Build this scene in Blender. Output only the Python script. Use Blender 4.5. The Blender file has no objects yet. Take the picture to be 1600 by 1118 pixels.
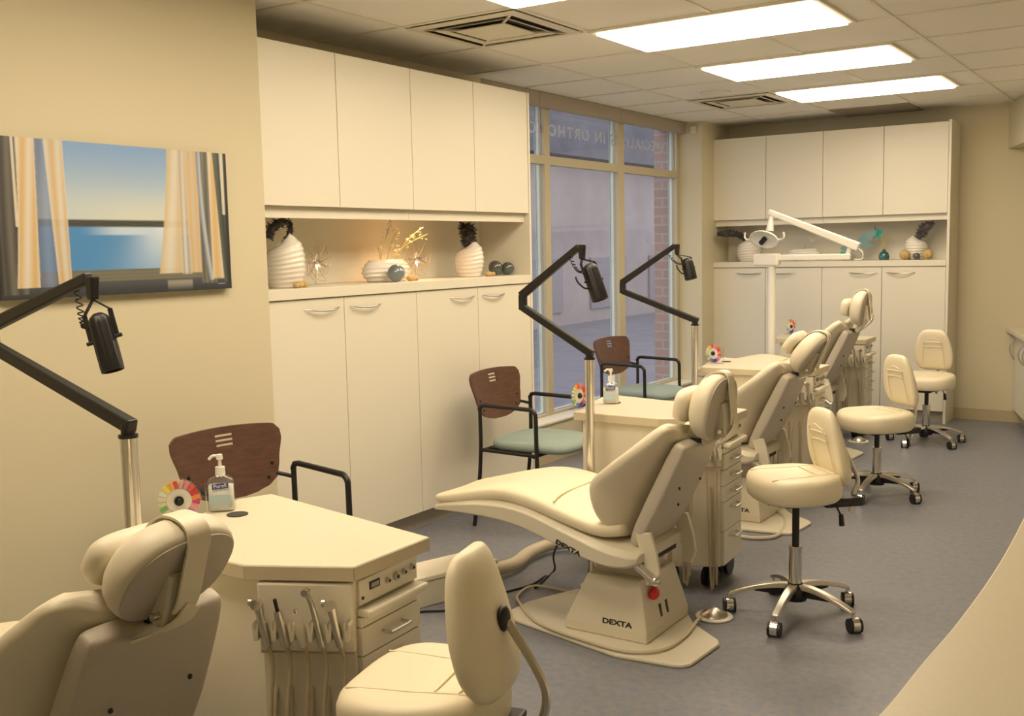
import bpy, bmesh, math, random
from math import sin, cos, pi, radians as RD, sqrt, atan2
from mathutils import Vector, Matrix
random.seed(7)
SC = bpy.context.scene
COL = SC.collection

# ---------------------------------------------------------------- camera
CAMP = Vector((0, 0, 1.495))
yaw, pit, rol = 0.5892, -0.1051, -0.0211
fw = Vector((-sin(yaw)*cos(pit), cos(yaw)*cos(pit), sin(pit)))
rt = Vector((cos(yaw), sin(yaw), 0)); up = rt.cross(fw)
R_ = rt*cos(rol) + up*sin(rol); U_ = -rt*sin(rol) + up*cos(rol)
cd = bpy.data.cameras.new('camera'); cam = bpy.data.objects.new('camera', cd); COL.objects.link(cam)
m = Matrix.Identity(4)
for i in range(3):
    m[i][0] = R_[i]; m[i][1] = U_[i]; m[i][2] = -fw[i]; m[i][3] = CAMP[i]
cam.matrix_world = m
cd.sensor_width = 36; cd.sensor_fit = 'HORIZONTAL'; cd.lens = 1615.8/1600*36; cd.clip_start = 0.02
SC.camera = cam

# ---------------------------------------------------------------- world and exposure
w = bpy.data.worlds.new('world'); SC.world = w; w.use_nodes = True
w.node_tree.nodes['Background'].inputs[0].default_value = (1.0, 0.94, 0.98, 1)
w.node_tree.nodes['Background'].inputs[1].default_value = 1.5
vs = SC.view_settings
vs.view_transform = 'Standard'; vs.look = 'None'; vs.gamma = 1; vs.exposure = 0.0; vs.use_curve_mapping = False
LIGHT_COL = (1.0, 0.822, 0.60)
LIGHT_E = 12.3
H = 2.572

# ---------------------------------------------------------------- materials
MATS = {}
def mat(name, col, rough=.5, metal=0, noise=0, nscale=30, col2=None, bump=0, bscale=200, emit=0, coat=0, stretch=None, contrast=(.35, .65)):
    if name in MATS: return MATS[name]
    M = bpy.data.materials.new(name); M.use_nodes = True
    nt = M.node_tree; b = nt.nodes['Principled BSDF']
    b.inputs['Base Color'].default_value = (*col, 1); b.inputs['Roughness'].default_value = rough; b.inputs['Metallic'].default_value = metal
    if coat: b.inputs['Coat Weight'].default_value = coat; b.inputs['Coat Roughness'].default_value = .15
    tc = nt.nodes.new('ShaderNodeTexCoord')
    src = tc.outputs['Object']
    if stretch:
        mp = nt.nodes.new('ShaderNodeMapping'); mp.inputs['Scale'].default_value = stretch
        nt.links.new(src, mp.inputs[0]); src = mp.outputs[0]
    if col2 or noise:
        c2 = col2 or tuple(c*(1-noise) for c in col)
        n = nt.nodes.new('ShaderNodeTexNoise'); n.inputs['Scale'].default_value = nscale; n.inputs['Detail'].default_value = 6
        n.inputs['Roughness'].default_value = .65
        r = nt.nodes.new('ShaderNodeValToRGB'); r.color_ramp.elements[0].position = contrast[0]; r.color_ramp.elements[1].position = contrast[1]
        r.color_ramp.elements[0].color = (*col, 1); r.color_ramp.elements[1].color = (*c2, 1)
        nt.links.new(src, n.inputs['Vector']); nt.links.new(n.outputs[0], r.inputs[0]); nt.links.new(r.outputs[0], b.inputs['Base Color'])
    if bump:
        n = nt.nodes.new('ShaderNodeTexNoise'); n.inputs['Scale'].default_value = bscale; n.inputs['Detail'].default_value = 4
        bp = nt.nodes.new('ShaderNodeBump'); bp.inputs['Strength'].default_value = bump; bp.inputs['Distance'].default_value = .003
        nt.links.new(src, n.inputs['Vector']); nt.links.new(n.outputs[0], bp.inputs['Height']); nt.links.new(bp.outputs[0], b.inputs['Normal'])
    if emit:
        b.inputs['Emission Color'].default_value = (*LIGHT_COL, 1) if emit is True else (*col, 1)
        b.inputs['Emission Strength'].default_value = LIGHT_E if emit is True else emit
    MATS[name] = M; return M
def glassy(name, col, alpha_mix=.9, rough=.02):
    if name in MATS: return MATS[name]
    M = bpy.data.materials.new(name); M.use_nodes = True; nt = M.node_tree
    nt.nodes.remove(nt.nodes['Principled BSDF']); out = nt.nodes['Material Output']
    t = nt.nodes.new('ShaderNodeBsdfTransparent'); t.inputs[0].default_value = (*col, 1)
    g = nt.nodes.new('ShaderNodeBsdfGlossy'); g.inputs['Roughness'].default_value = rough
    mx = nt.nodes.new('ShaderNodeMixShader'); mx.inputs[0].default_value = 1-alpha_mix
    nt.links.new(t.outputs[0], mx.inputs[1]); nt.links.new(g.outputs[0], mx.inputs[2]); nt.links.new(mx.outputs[0], out.inputs[0])
    MATS[name] = M; return M

m_wall = mat('wall paint', (.66, .60, .425), .75, bump=.05, bscale=400)
m_ceil = mat('ceiling tile', (.88, .86, .80), .9, noise=.06, nscale=300, bump=.1, bscale=600)
m_grid = mat('ceiling grid metal', (.80, .76, .66), .5)
m_floor = mat('mottled vinyl floor', (.16, .19, .25), .40, col2=(.25, .235, .235), nscale=30, contrast=(.36, .66))
m_base = mat('tan rubber baseboard', (.50, .42, .27), .5)
m_cab = mat('cream laminate', (.82, .78, .655), .42, noise=.03, nscale=60, stretch=(1, 1, 12))
m_handle = mat('brushed steel pull', (.40, .38, .35), .3, 1)
m_cabgap = mat('shadow gap edge band', (.40, .34, .24), .6)
m_counter = mat('speckled cream laminate top', (.74, .675, .51), .35, noise=.06, nscale=220)
m_counter_edge = mat('laminate edge', (.62, .55, .40), .45)
m_alu = mat('cream window frame', (.55, .49, .34), .5)
m_white = mat('white exterior frame', (.9, .92, .92), .4)
m_teal = mat('teal reveal reflection', (.45, .70, .66), .4)
m_glass = glassy('window glass', (.90, .93, .95), .94)
m_chrome = mat('chrome', (.72, .70, .66), .18, 1)
m_brushed = mat('brushed aluminium', (.62, .59, .53), .33, 1)
m_black = mat('black plastic', (.010, .009, .010), .42)
m_blackm = mat('black painted metal', (.011, .010, .010), .45)
m_leather = mat('cream vinyl upholstery', (.84, .76, .56), .42, bump=.12, bscale=60)
m_leather2 = mat('cream chair vinyl', (.80, .73, .56), .42, bump=.12, bscale=50)
m_shell = mat('taupe plastic shell', (.56, .505, .42), .5, noise=.06, nscale=200, bump=.15, bscale=300)
m_plastic = mat('beige moulded plastic', (.70, .65, .52), .4)
m_plastic_l = mat('light beige plastic', (.80, .75, .62), .4)
m_wood = mat('brown plywood veneer', (.085, .040, .027), .38, col2=(.13, .062, .042), nscale=14, stretch=(1, 1, 5))
m_sea = mat('sea green seat fabric', (.29, .37, .345), .8, noise=.1, nscale=200)
m_hose = mat('beige rubber hose', (.58, .51, .38), .5)
m_hosed = mat('tan instrument tubing', (.50, .42, .29), .5)
m_vase = mat('white glazed ceramic', (.82, .78, .70), .22, coat=.5)
m_plume = mat('dark feather', (.035, .033, .036), .8, col2=(.13, .12, .12), nscale=60)
m_purple = mat('purple grey feather', (.09, .075, .09), .8, col2=(.2, .17, .18), nscale=60)
m_gold = mat('gold wire', (.55, .40, .22), .3, .8)
m_silver = mat('silver petals', (.75, .70, .66), .2, 1)
m_ball = mat('blue grey glazed ball', (.12, .17, .20), .12, col2=(.25, .30, .32), nscale=12, coat=1)
m_ballt = mat('teal brown glass ball', (.03, .10, .11), .1, col2=(.16, .09, .05), nscale=3, stretch=(.2, .2, 2.5), coat=1)
m_pot = mat('dried fruit', (.72, .50, .20), .7, noise=.4, nscale=40)
m_twig = mat('yellow green twig', (.50, .43, .15), .6)
m_blossom = mat('cream blossom', (.80, .74, .50), .6)
m_teald = mat('turquoise petals', (.05, .42, .36), .5)
m_tealg = mat('smoky teal wings', (.18, .30, .30), .5)
m_red = mat('red plastic', (.62, .02, .02), .3)
m_beigegrey = mat('valance fabric', (.42, .37, .30), .8, noise=.05, nscale=100)
m_print = mat('black print', (.02, .018, .018), .5)
m_dark = mat('dark recess', (.05, .045, .04), .8)
m_light = mat('fluorescent diffuser', (.9, .9, .9), .5, emit=True)

# ---------------------------------------------------------------- mesh builder
class MB:
    def __init__(s): s.bm = bmesh.new(); s.T = Matrix.Identity(4)
    def v(s, co): return s.bm.verts.new(s.T @ Vector(co))
    def face(s, vs):
        try: return s.bm.faces.new(vs)
        except ValueError: return None
    def poly(s, pts): s.face([s.v(p) for p in pts]); return s
    def box(s, lo, hi, rz=0, piv=None):
        c = Vector(piv) if piv else Vector([(a+b)/2 for a, b in zip(lo, hi)])
        M = Matrix.Translation(c) @ Matrix.Rotation(rz, 4, 'Z') @ Matrix.Translation(-c)
        V = [s.v(M @ Vector((x, y, z))) for z in (lo[2], hi[2]) for x, y in ((lo[0], lo[1]), (hi[0], lo[1]), (hi[0], hi[1]), (lo[0], hi[1]))]
        for f in ((3, 2, 1, 0), (4, 5, 6, 7), (0, 1, 5, 4), (1, 2, 6, 5), (2, 3, 7, 6), (3, 0, 4, 7)): s.face([V[i] for i in f])
        return s
    def bar(s, p0, p1, w, h, upv=(0, 0, 1), w1=None, h1=None):
        p0, p1 = Vector(p0), Vector(p1); d = (p1-p0).normalized(); u = Vector(upv)
        r = d.cross(u)
        if r.length < 1e-4: r = d.cross(Vector((1, 0, 0)))
        r.normalize(); u = r.cross(d)
        w1 = w if w1 is None else w1; h1 = h if h1 is None else h1
        V = []
        for p, a, b in ((p0, w/2, h/2), (p1, w1/2, h1/2)):
            for i, j in ((-1, -1), (1, -1), (1, 1), (-1, 1)): V.append(s.v(p + r*a*i + u*b*j))
        for f in ((0, 1, 2, 3), (7, 6, 5, 4), (4, 5, 1, 0), (5, 6, 2, 1), (6, 7, 3, 2), (7, 4, 0, 3)): s.face([V[i] for i in f])
        return s
    def prism(s, pts, z0, z1, pts1=None):
        a = [s.v((x, y, z0)) for x, y in pts]; b = [s.v((x, y, z1)) for x, y in (pts1 or pts)]
        n = len(pts); s.face(a[::-1]); s.face(b)
        for i in range(n): s.face([a[i], a[(i+1) % n], b[(i+1) % n], b[i]])
        return s
    def rings(s, rings, cap=True, closed=False):
        R = [[s.v(p) for p in r] for r in rings]; n = len(R[0]); L = len(R)
        for i in range(L if closed else L-1):
            A, B = R[i], R[(i+1) % L]
            for j in range(n): s.face([A[j], A[(j+1) % n], B[(j+1) % n], B[j]])
        if cap and not closed:
            s.face(R[0][::-1]); s.face(R[-1])
        return s
    def tube(s, pts, r, n=10, cap=True, closed=False):
        pts = [Vector(p) for p in pts]; rs = r if isinstance(r, (list, tuple)) else [r]*len(pts)
        rings = []; prev = None
        L = len(pts)
        for i, p in enumerate(pts):
            if closed: d = pts[(i+1) % L]-pts[i-1]
            else: d = (pts[min(i+1, L-1)]-pts[max(i-1, 0)])
            d.normalize()
            if prev is None:
                a = d.cross(Vector((0, 0, 1)))
                if a.length < .05: a = d.cross(Vector((1, 0, 0)))
            else: a = prev - d*prev.dot(d)
            a.normalize(); prev = a; b = d.cross(a)
            rings.append([p + (a*cos(2*pi*k/n)+b*sin(2*pi*k/n))*rs[i] for k in range(n)])
        return s.rings(rings, cap, closed)
    def cyl(s, p0, p1, r0, r1=None, n=20): return s.tube([p0, p1], [r0, r0 if r1 is None else r1], n)
    def lathe(s, prof, c=(0, 0, 0), n=28, axis=None):
        c = Vector(c); rings = []
        M = axis or Matrix.Identity(3)
        for r, z in prof: rings.append([c + M @ Vector((max(r, 1e-4)*cos(2*pi*k/n), max(r, 1e-4)*sin(2*pi*k/n), z)) for k in range(n)])
        return s.rings(rings)
    def ball(s, c, r, n=16, sc=(1, 1, 1)):
        prof = [(sin(pi*i/n), -cos(pi*i/n)) for i in range(1, n)]
        rings = [[Vector(c)+Vector((a*r*sc[0]*cos(2*pi*k/n), a*r*sc[1]*sin(2*pi*k/n), z*r*sc[2])) for k in range(n)] for a, z in prof]
        return s.rings(rings)
    def build(s, name, material, parent=None, smooth=False, bevel=0, sub=0, seg=2, angle=None):
        bmesh.ops.recalc_face_normals(s.bm, faces=s.bm.faces)
        me = bpy.data.meshes.new(name); s.bm.to_mesh(me); s.bm.free()
        me.materials.append(material)
        if smooth:
            for p in me.polygons: p.use_smooth = True
            if smooth != 'all': me.set_sharp_from_angle(angle=RD(angle or 40))
        o = bpy.data.objects.new(name, me); COL.objects.link(o); o.parent = parent
        if bevel:
            b = o.modifiers.new('bevel', 'BEVEL'); b.width = bevel; b.segments = seg; b.limit_method = 'ANGLE'; b.angle_limit = RD(35)
            b.harden_normals = False
        if sub:
            b = o.modifiers.new('subsurf', 'SUBSURF'); b.levels = sub; b.render_levels = sub
        return o
def spl(pts, n=8):
    """Catmull-Rom through points"""
    P = [Vector(p) for p in pts]; out = []
    for i in range(len(P)-1):
        a, b, c, d = P[max(i-1, 0)], P[i], P[i+1], P[min(i+2, len(P)-1)]
        for k in range(n):
            t = k/n
            out.append(.5*((2*b)+(c-a)*t+(2*a-5*b+4*c-d)*t*t+(3*b-a-3*c+d)*t**3))
    out.append(P[-1]); return out
def interp(x, tab):
    if x <= tab[0][0]: return tab[0][1]
    for (a, va), (b, vb) in zip(tab, tab[1:]):
        if x <= b:
            t = (x-a)/(b-a); t = t*t*(3-2*t)*.5+t*.5
            return va+(vb-va)*t
    return tab[-1][1]
def sring(c, ax, ay, a, b, e=2.6, n=28, bend=0, bexp=2):
    c, ax, ay = Vector(c), Vector(ax), Vector(ay); out = []
    for k in range(n):
        t = 2*pi*k/n; ct, st = cos(t), sin(t)
        x = math.copysign(abs(ct)**(2/e), ct); y = math.copysign(abs(st)**(2/e), st)
        out.append(c+ax*(a*x)+ay*(b*y+bend*abs(x)**bexp))
    return out
def tag(o, label=None, cat=None, group=None, kind=None):
    if label: o['label'] = label
    if cat: o['category'] = cat
    if group: o['group'] = group
    if kind: o['kind'] = kind
    return o
def thing(name, label, cat, loc=(0, 0, 0), rz=0, group=None, kind=None):
    o = bpy.data.objects.new(name, None); COL.objects.link(o); o.empty_display_size = .05
    o.location = loc; o.rotation_euler = (0, 0, rz)
    return tag(o, label, cat, group, kind)
def copy_tree(o, parent=None):
    c = o.copy(); COL.objects.link(c); c.parent = parent
    for ch in list(o.children): copy_tree(ch, c)
    return c
def dup(o, loc, rz, label):
    c = copy_tree(o); c.location = loc; c.rotation_euler = (0, 0, rz); c['label'] = label; return c
def text(body, name, size, parent, material, M, sx=1, ext=.0008, off=0, align='CENTER', space=1, width=None):
    cu = bpy.data.curves.new(name, 'FONT'); cu.body = body; cu.size = size; cu.extrude = ext; cu.offset = off; cu.align_x = align; cu.space_character = space
    cu.resolution_u = 4
    t = bpy.data.objects.new(name, cu); COL.objects.link(t)
    dg = bpy.context.evaluated_depsgraph_get(); me = bpy.data.meshes.new_from_object(t.evaluated_get(dg))
    bpy.data.objects.remove(t); me.name = name
    if width: sx = width/(max(v.co.x for v in me.vertices)-min(v.co.x for v in me.vertices))
    me.transform(M @ Matrix.Diagonal((sx, 1, 1, 1))); me.materials.clear(); me.materials.append(material)
    o = bpy.data.objects.new(name, me); COL.objects.link(o); o.parent = parent; return o
def frameM(origin, xdir, ydir):
    x = Vector(xdir).normalized(); y = Vector(ydir).normalized(); z = x.cross(y)
    M = Matrix.Identity(4)
    for i in range(3): M[i][0] = x[i]; M[i][1] = y[i]; M[i][2] = z[i]; M[i][3] = origin[i]
    return M
def struct(name, b, material, label=None, **k):
    o = b.build(name, material, None, **k); o['kind'] = 'structure'
    if label: o['label'] = label
    return o

# ---------------------------------------------------------------- room shell
struct('floor', MB().box((-4.1, -1.2, -.12), (1.35, 9.4, 0)), m_floor, 'mottled blue grey vinyl floor')
struct('ceiling', MB().box((-4.1, -1.2, H), (1.35, 9.4, H+.1)), m_ceil, 'suspended ceiling of cream tiles')
GX = [-2.615+.6585*k for k in range(-2, 7)]; GY = [4.652+.6585*k for k in range(-9, 8)]
g = MB()
for x in GX: g.box((x-.011, -1.05, H-.006), (x+.011, 9.227, H-.0005))
for y in GY: g.box((-3.83, y-.011, H-.0055), (1.2, y+.011, H-.0004))
struct('trim_1', g, m_grid, 'thin cream metal grid between the ceiling tiles')
struct('wall_left', MB().box((-4.1, -1.2, 0), (-3.41, 3.143, H)).box((-3.432, 3.143, 0), (-3.41, 3.19, H)), m_wall, 'khaki painted wall behind the seascape painting')
struct('wall_recess', MB().box((-4.1, 3.143, 0), (-3.83, 5.44, H)), m_wall, 'wall behind the tall cream cabinets')
struct('wall_back', MB().box((-4.1, 9.227, 0), (1.35, 9.4, H)), m_wall, 'khaki far wall behind the far cabinets')
struct('wall_right', MB().box((1.2, -1.2, 0), (1.35, 9.227, H)), m_wall, 'right hand wall')
struct('wall_near', MB().box((-3.41, -1.2, 0), (1.2, -1.05, H)), m_wall, 'wall behind the camera')
struct('wall_corner', MB().box((-4.1, 8.60, 0), (-3.70, 9.227, H)), m_wall, 'pale column between the window and the far cabinets')
struct('wall_window', MB().box((-4.1, 5.44, H-.055), (-3.90, 8.6, H)).box((-4.1, 5.44, 0), (-3.96, 8.6, .268)), m_wall, 'narrow wall above and below the window')
struct('trim_sill', MB().box((-3.96, 5.44, 0), (-3.77, 8.6, .268)), m_wall, 'low khaki ledge below the window', bevel=.004)
struct('trim_2', MB().box((-3.96, 5.44, .268), (-3.755, 8.6, .285)), m_plastic_l, 'cream sill board under the window', bevel=.003)
struct('baseboard_left', MB().box((-3.77, 5.37, 0), (-3.757, 8.6, .09)), m_base, 'tan baseboard under the window')
struct('baseboard_back', MB().box((-1.72, 9.213, 0), (1.2, 9.227, .092)).box((-1.72, 9.205, 0), (1.2, 9.227, .008)), m_base, 'tan baseboard of the far wall')
struct('baseboard_corner', MB().box((-3.77, 8.588, 0), (-3.70, 8.6, .09)), m_base, 'tan baseboard of the column')
# soffit along the right wall
sof = [(-1.34, 9.227), (-1.16, 8.72), (-.98, 8.0), (-.80, 7.0), (-.62, 6.0), (-.46, 5), (-.28, 3.5), (.3, 2.5), (1.2, 2.4), (1.2, 9.227)]
struct('ceiling_soffit', MB().prism(sof, 2.21, H), m_wall, 'dropped soffit at the right of the ceiling')

# window
win = thing('window_1', 'tall window with cream mullions beside the far cabinets', 'window', kind='structure')
fr = MB(); fx0, fx1 = -3.965, -3.915
ys = [(5.36, 5.40), (6.325, 6.40), (7.44, 7.545), (8.545, 8.60)]
for a, b in ys: fr.box((fx0, a, .285), (fx1, b, 2.52))
fr.box((fx0+.001, 5.36, 2.085), (fx1-.001, 8.60, 2.148)); fr.box((fx0+.001, 5.36, .285), (fx1-.001, 8.60, .30)); fr.box((fx0+.001, 5.36, 2.50), (fx1-.001, 8.60, 2.52))
o = fr.build('window_frame', m_alu, win, bevel=.003)
ex = MB()
for a, b in ys: ex.box((-3.992, a+.004, .285), (fx0-.001, b-.004, 2.52))
ex.box((-3.992, 5.36, 2.10), (fx0-.001, 8.6, 2.14)).box((-3.992, 5.36, .265), (fx0-.001, 8.6, .305))
ex.build('outer_frame', m_white, win)
tt = MB()
for a, b in ys[1:]: tt.box((-3.998, a-.004, .31), (-3.993, a+.012, 2.50))
tt.build('reveal_reflection', m_teal, win)  # slim teal strips paint the reflection in the window reveals
for i in range(3):
    for z0, z1 in ((.30, 2.085), (2.148, 2.50)):
        MB().box((-3.943, ys[i][1], z0), (-3.937, ys[i+1][0], z1)).build('pane', m_glass, win)
M = frameM((-3.934, 8.36, 2.295), (0, -1, 0), (0, 0, 1))   # seen from outside: reads left to right along -y
m_let = mat('white vinyl lettering', (.85, .83, .83), .6)
nt = m_let.node_tree; tr = nt.nodes.new('ShaderNodeBsdfTranslucent'); tr.inputs[0].default_value = (.85, .83, .83, 1); mx = nt.nodes.new('ShaderNodeMixShader'); mx.inputs[0].default_value = .6
nt.links.new(nt.nodes['Principled BSDF'].outputs[0], mx.inputs[1]); nt.links.new(tr.outputs[0], mx.inputs[2]); nt.links.new(mx.outputs[0], nt.nodes['Material Output'].inputs[0])
M = Matrix.Translation((-3.946, 8.36, 2.30)) @ Matrix(((0, 0, -1, 0), (-1, 0, 0, 0), (0, 1, 0, 0), (0, 0, 0, 1)))
text('SPECIALISTS IN ORTHODONTICS', 'lettering', .115, win, m_let, M, align='LEFT', space=1.25, width=2.72, off=.0022)
# valance
t = thing('valance', 'grey beige fabric roller blind cassette above the window', 'blind', (-3.875, 5.45, 2.472))
MB().box((-.03, 0, 0), (.025, 3.14, .098)).build('cassette', m_beigegrey, t, bevel=.003)
for y in (.72, 1.93): MB().box((.0252, y, .004), (.0275, y+.006, .095)).build('joint_strip', m_cabgap, t)
tag(MB().box((-3.80, 8.574, 2.47), (-3.75, 8.6, 2.53)).build('motion_sensor', m_plastic_l, bevel=.004), 'small white box high on the column beside the window', 'sensor')

# outdoors
m_street = mat('grey asphalt', (.26, .25, .29), .9, noise=.2, nscale=2)
m_far = mat('mauve grey facade', (.36, .31, .31), .9, col2=(.46, .41, .40), nscale=.7, contrast=(.3, .7))
m_shop = mat('dark shop front', (.17, .17, .195), .7, noise=.3, nscale=1.5)
struct('floor_street', MB().box((-30, -5, -.4), (-4.12, 45, -.25)), m_street, 'street outside the window')
bl = thing('building', 'blurred mauve grey building across the street', 'building', (-12, 20, -.25))
MB().box((-3, -14, 0), (0, 16, 6.5)).build('wall', m_far, bl)
MB().box((0, -14, 3.75), (.4, 16, 6.5)).build('sign_band', m_shop, bl)
for k in range(7): MB().box((0, -8+3.1*k, .3), (.05, -6.2+3.1*k, 1.5)).build('shop_window', mat('dim shop window', (.30, .28, .31), .7), bl)
def brick_mat():
    M = bpy.data.materials.new('red brick'); M.use_nodes = True; nt = M.node_tree; b = nt.nodes['Principled BSDF']
    tc = nt.nodes.new('ShaderNodeTexCoord'); mp = nt.nodes.new('ShaderNodeMapping'); mp.inputs['Rotation'].default_value = (RD(90), 0, 0)
    br = nt.nodes.new('ShaderNodeTexBrick'); br.inputs['Color1'].default_value = (.45, .30, .27, 1); br.inputs['Color2'].default_value = (.42, .27, .25, 1)  # brick tones paled, outdoor haze is put into the colour
    br.inputs['Mortar'].default_value = (.46, .40, .39, 1); br.inputs['Scale'].default_value = 1
    br.inputs['Brick Width'].default_value = .22; br.inputs['Row Height'].default_value = .08; br.inputs['Mortar Size'].default_value = .008
    nt.links.new(tc.outputs['Object'], mp.inputs[0]); nt.links.new(mp.outputs[0], br.inputs[0]); nt.links.new(br.outputs[0], b.inputs[0]); return M
tag(MB().box((-4.15, 8.572, -.25), (-4.0, 8.599, 2.9)).build('brick_pier', brick_mat()), 'red brick pier just outside the right edge of the window', 'brick pier')
tag(MB().box((-4.7, 5.0, -.25), (-4.15, 9.0, -.02)).build('curb', m_street), 'pale kerb outside below the window', 'kerb')

# ---------------------------------------------------------------- ceiling fixtures
def ceiling_light(y, label, x=-2.576+.54):
    t = thing('ceiling_light', label, 'ceiling light', (x, y+.2835, H), group='fluorescent panels in the ceiling')
    f = MB()
    for lo, hi in (((-.575, -.318, -.014), (.575, -.286, -.001)), ((-.575, .286, -.014), (.575, .318, -.001)), ((-.575, -.286, -.014), (-.543, .286, -.001)), ((.543, -.286, -.014), (.575, .286, -.001))): f.box(lo, hi)
    f.build('frame', m_grid, t, bevel=.002)
    MB().box((-.542, -.285, -.024), (.542, .285, -.002)).build('diffuser', m_light, t)
ceiling_light(4.683, 'nearest and largest fully visible bright ceiling light panel')
ceiling_light(6.0, 'middle of the three full bright ceiling light panels')
ceiling_light(7.317, 'farthest bright ceiling light panel, nearest the far cabinets')
ceiling_light(3.366, 'bright ceiling light panel cut off by the top edge of the photo')
ceiling_light(2.049, 'ceiling light panel overhead, outside the photo, nearer the far end')
ceiling_light(.732, 'ceiling light panel overhead, outside the photo, nearer the camera')
def diffuser(x0, y0, label, s=.62):
    t = thing('ceiling_vent', label, 'vent', (x0+.3292, y0+.3292, H))
    def sq(r0, r1, z0, z1, name, mt):
        rings = [[Vector((sx*r, sy*r, z)) for sx, sy in ((-1, -1), (1, -1), (1, 1), (-1, 1))] for r, z in ((r0, z0), (r1, z1), (r1, z1+.004), (r0, z0+.004))]
        MB().rings(rings, closed=True).build(name, mt, t)
    MB().box((-.30, -.30, -.0025), (.30, .30, -.001)).build('backing', m_dark, t)
    sq(.31, .262, -.012, -.016, 'outer_frame', m_plastic)
    sq(.215, .190, -.018, -.010, 'louvre', m_plastic)
    MB().box((-.145, -.145, -.018), (.145, .145, -.013)).build('centre_plate', m_plastic, t)
    for a in range(4): MB().bar((.085*cos(pi/4+a*pi/2)*1.41, .085*sin(pi/4+a*pi/2)*1.41, -.012), (.26*cos(pi/4+a*pi/2)*1.41, .26*sin(pi/4+a*pi/2)*1.41, -.012), .012, .008).build('corner_rib', m_plastic, t)
diffuser(-3.2735, 3.9935, 'large square louvred air vent left of the bright ceiling lights')
diffuser(-3.2735, 7.286, 'small distant square air vent near the farthest ceiling light')
MB_ = MB().lathe([(.0, -.012), (.07, -.012), (.11, -.006), (.112, -.001), (0, -.001)], (-2.94, 7.08, H)).build('ceiling_speaker', m_grid, smooth=True)
tag(MB_, 'round flush speaker in the ceiling beside the distant air vent', 'speaker')
t = thing('return_grille', 'dark flat return air grille in the ceiling near the far cabinets', 'vent', (-2.286, 8.9, H))
MB().box((-.31, -.30, -.008), (.31, .26, -.002)).build('backing', mat('grille grey', (.22, .19, .15), .6), t)
g = MB()
for k in range(22): g.box((-.31, -.29+.025*k, -.013), (.31, -.283+.025*k, -.008))
g.build('slats', mat('grille slat', (.36, .31, .24), .6), t)

# ---------------------------------------------------------------- painting
def lerp(a, b, t): t = max(0, min(1, t)); return tuple(x+(y-x)*t for x, y in zip(a, b))
def sstep(a, b, x): t = max(0, min(1, (x-a)/(b-a))); return t*t*(3-2*t)
def art(u, v):
    v = max(0, v)
    # base scene: sky, shore, sea, floor
    if v < .50: c = lerp((.20, .36, .66), (.50, .60, .66), sstep(-.05, .50, v)); c = lerp(c, (.70, .70, .55), .55*sstep(.25, .5, v)*sstep(.10, .6, u))
    elif v < .545+.012*(u > .62)*0: c = lerp((.035, .045, .055), (.085, .08, .06), .5+.5*sin(u*60)*sin(v*300))
    elif v < .83:
        c = lerp((.07, .25, .55), (.07, .26, .58), v); gl = math.exp(-((u-.66-.0*v)/(.10+.25*(v-.55)))**2)*(1-.55*(v-.55)/.28)
        if v < .60: gl = max(gl, .85*sstep(.3, .5, u))
        c = lerp(c, (.60, .72, .85), gl)
    elif v < .905: c = lerp((.13, .14, .15), (.20, .19, .10), .5+.5*sin(v*260))
    else: c = lerp((.075, .085, .105), (.03, .035, .045), sstep(.9, 1, v))
    def curtain(x0, x1, vb, ca, cb, f, ph, sheer=0):
        nonlocal c
        if x0 < u < x1 and v < vb:
            t = (u-x0)/(x1-x0); k = .5+.5*sin(t*f+ph+1.3*sin(v*2.2))
            e = min(1, min(t, 1-t)*10)
            cc = lerp(ca, cb, k); c = lerp(c, lerp(cb, cc, e), 1-sheer)
    d = (.055, .055, .055); gd = (.62, .44, .20); wh = (.68, .63, .54); bl = (.20, .28, .46); gr = (.20, .19, .15)
    sw = .012*sin(v*3.3)
    if v < .97:
        curtain(0, .10, 2, d, (.15, .14, .12), 14, 0)
        curtain(.068, .078+.0*v, .55, wh, wh, 1, 0)
        curtain(.085-.03*v*v, .155-.012*v, .93-.6*(u-.1)**2, gd, wh, 9, 1+2*v)
        curtain(.155-.012*v, .21, .93, bl, (.15, .17, .25), 6, 0, .25)
        curtain(.188+.03*v, .262+.006*v, .93, gd, wh, 10, .5, .1)
        curtain(.705-.075*v**1.5, .79, .87, wh, (.60, .49, .27), 9, .6, .08)
        curtain(.755, .80, .88, (.30, .34, .40), wh, 11, 2, .45 if v < .6 else .2)
        curtain(.785+.01*v, .865, .87, gd, (.55, .50, .42), 16, 0)
        curtain(.85, .925, .95, (.10, .11, .09), gr, 18, 1)
        curtain(.845+.05*v*v, .868+.05*v*v, .93, (.50, .50, .46), bl, 6, 0)
        curtain(.905+.0*v, .955+.012*v, .92, gd, wh, 5, 1.5)
        curtain(.93+.035*v, .972+.03*v, .95, (.045, .055, .05), (.10, .12, .11), 6, 0)
        if v < .45: curtain(.965+.01*v, .985, 2, wh, (.6, .6, .5), 3, 0)
        curtain(.984, 1.01, 2, (.04, .04, .05), (.03, .03, .03), 3, 0)
        curtain(-.01, .012, 2, (.04, .035, .03), (.03, .03, .03), 3, 0)
    if .68 < u < .80 and v > .92: c = lerp(c, (.42, .40, .33), .65*sstep(1.0, .93, v))
    if .93 < u < .965 and .958 < v < .964: c = (.6, .6, .6)
    return c
NU, NV = 260, 150
py0, py1, pz0, pz1 = 1.955, 2.955, 1.356, 1.909
bm = bmesh.new(); L = bm.verts.layers.float_color.new('art')
vv = [[bm.verts.new((0, py0+(py1-py0)*i/NU, pz1-(pz1-pz0)*j/NV)) for i in range(NU+1)] for j in range(NV+1)]
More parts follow.
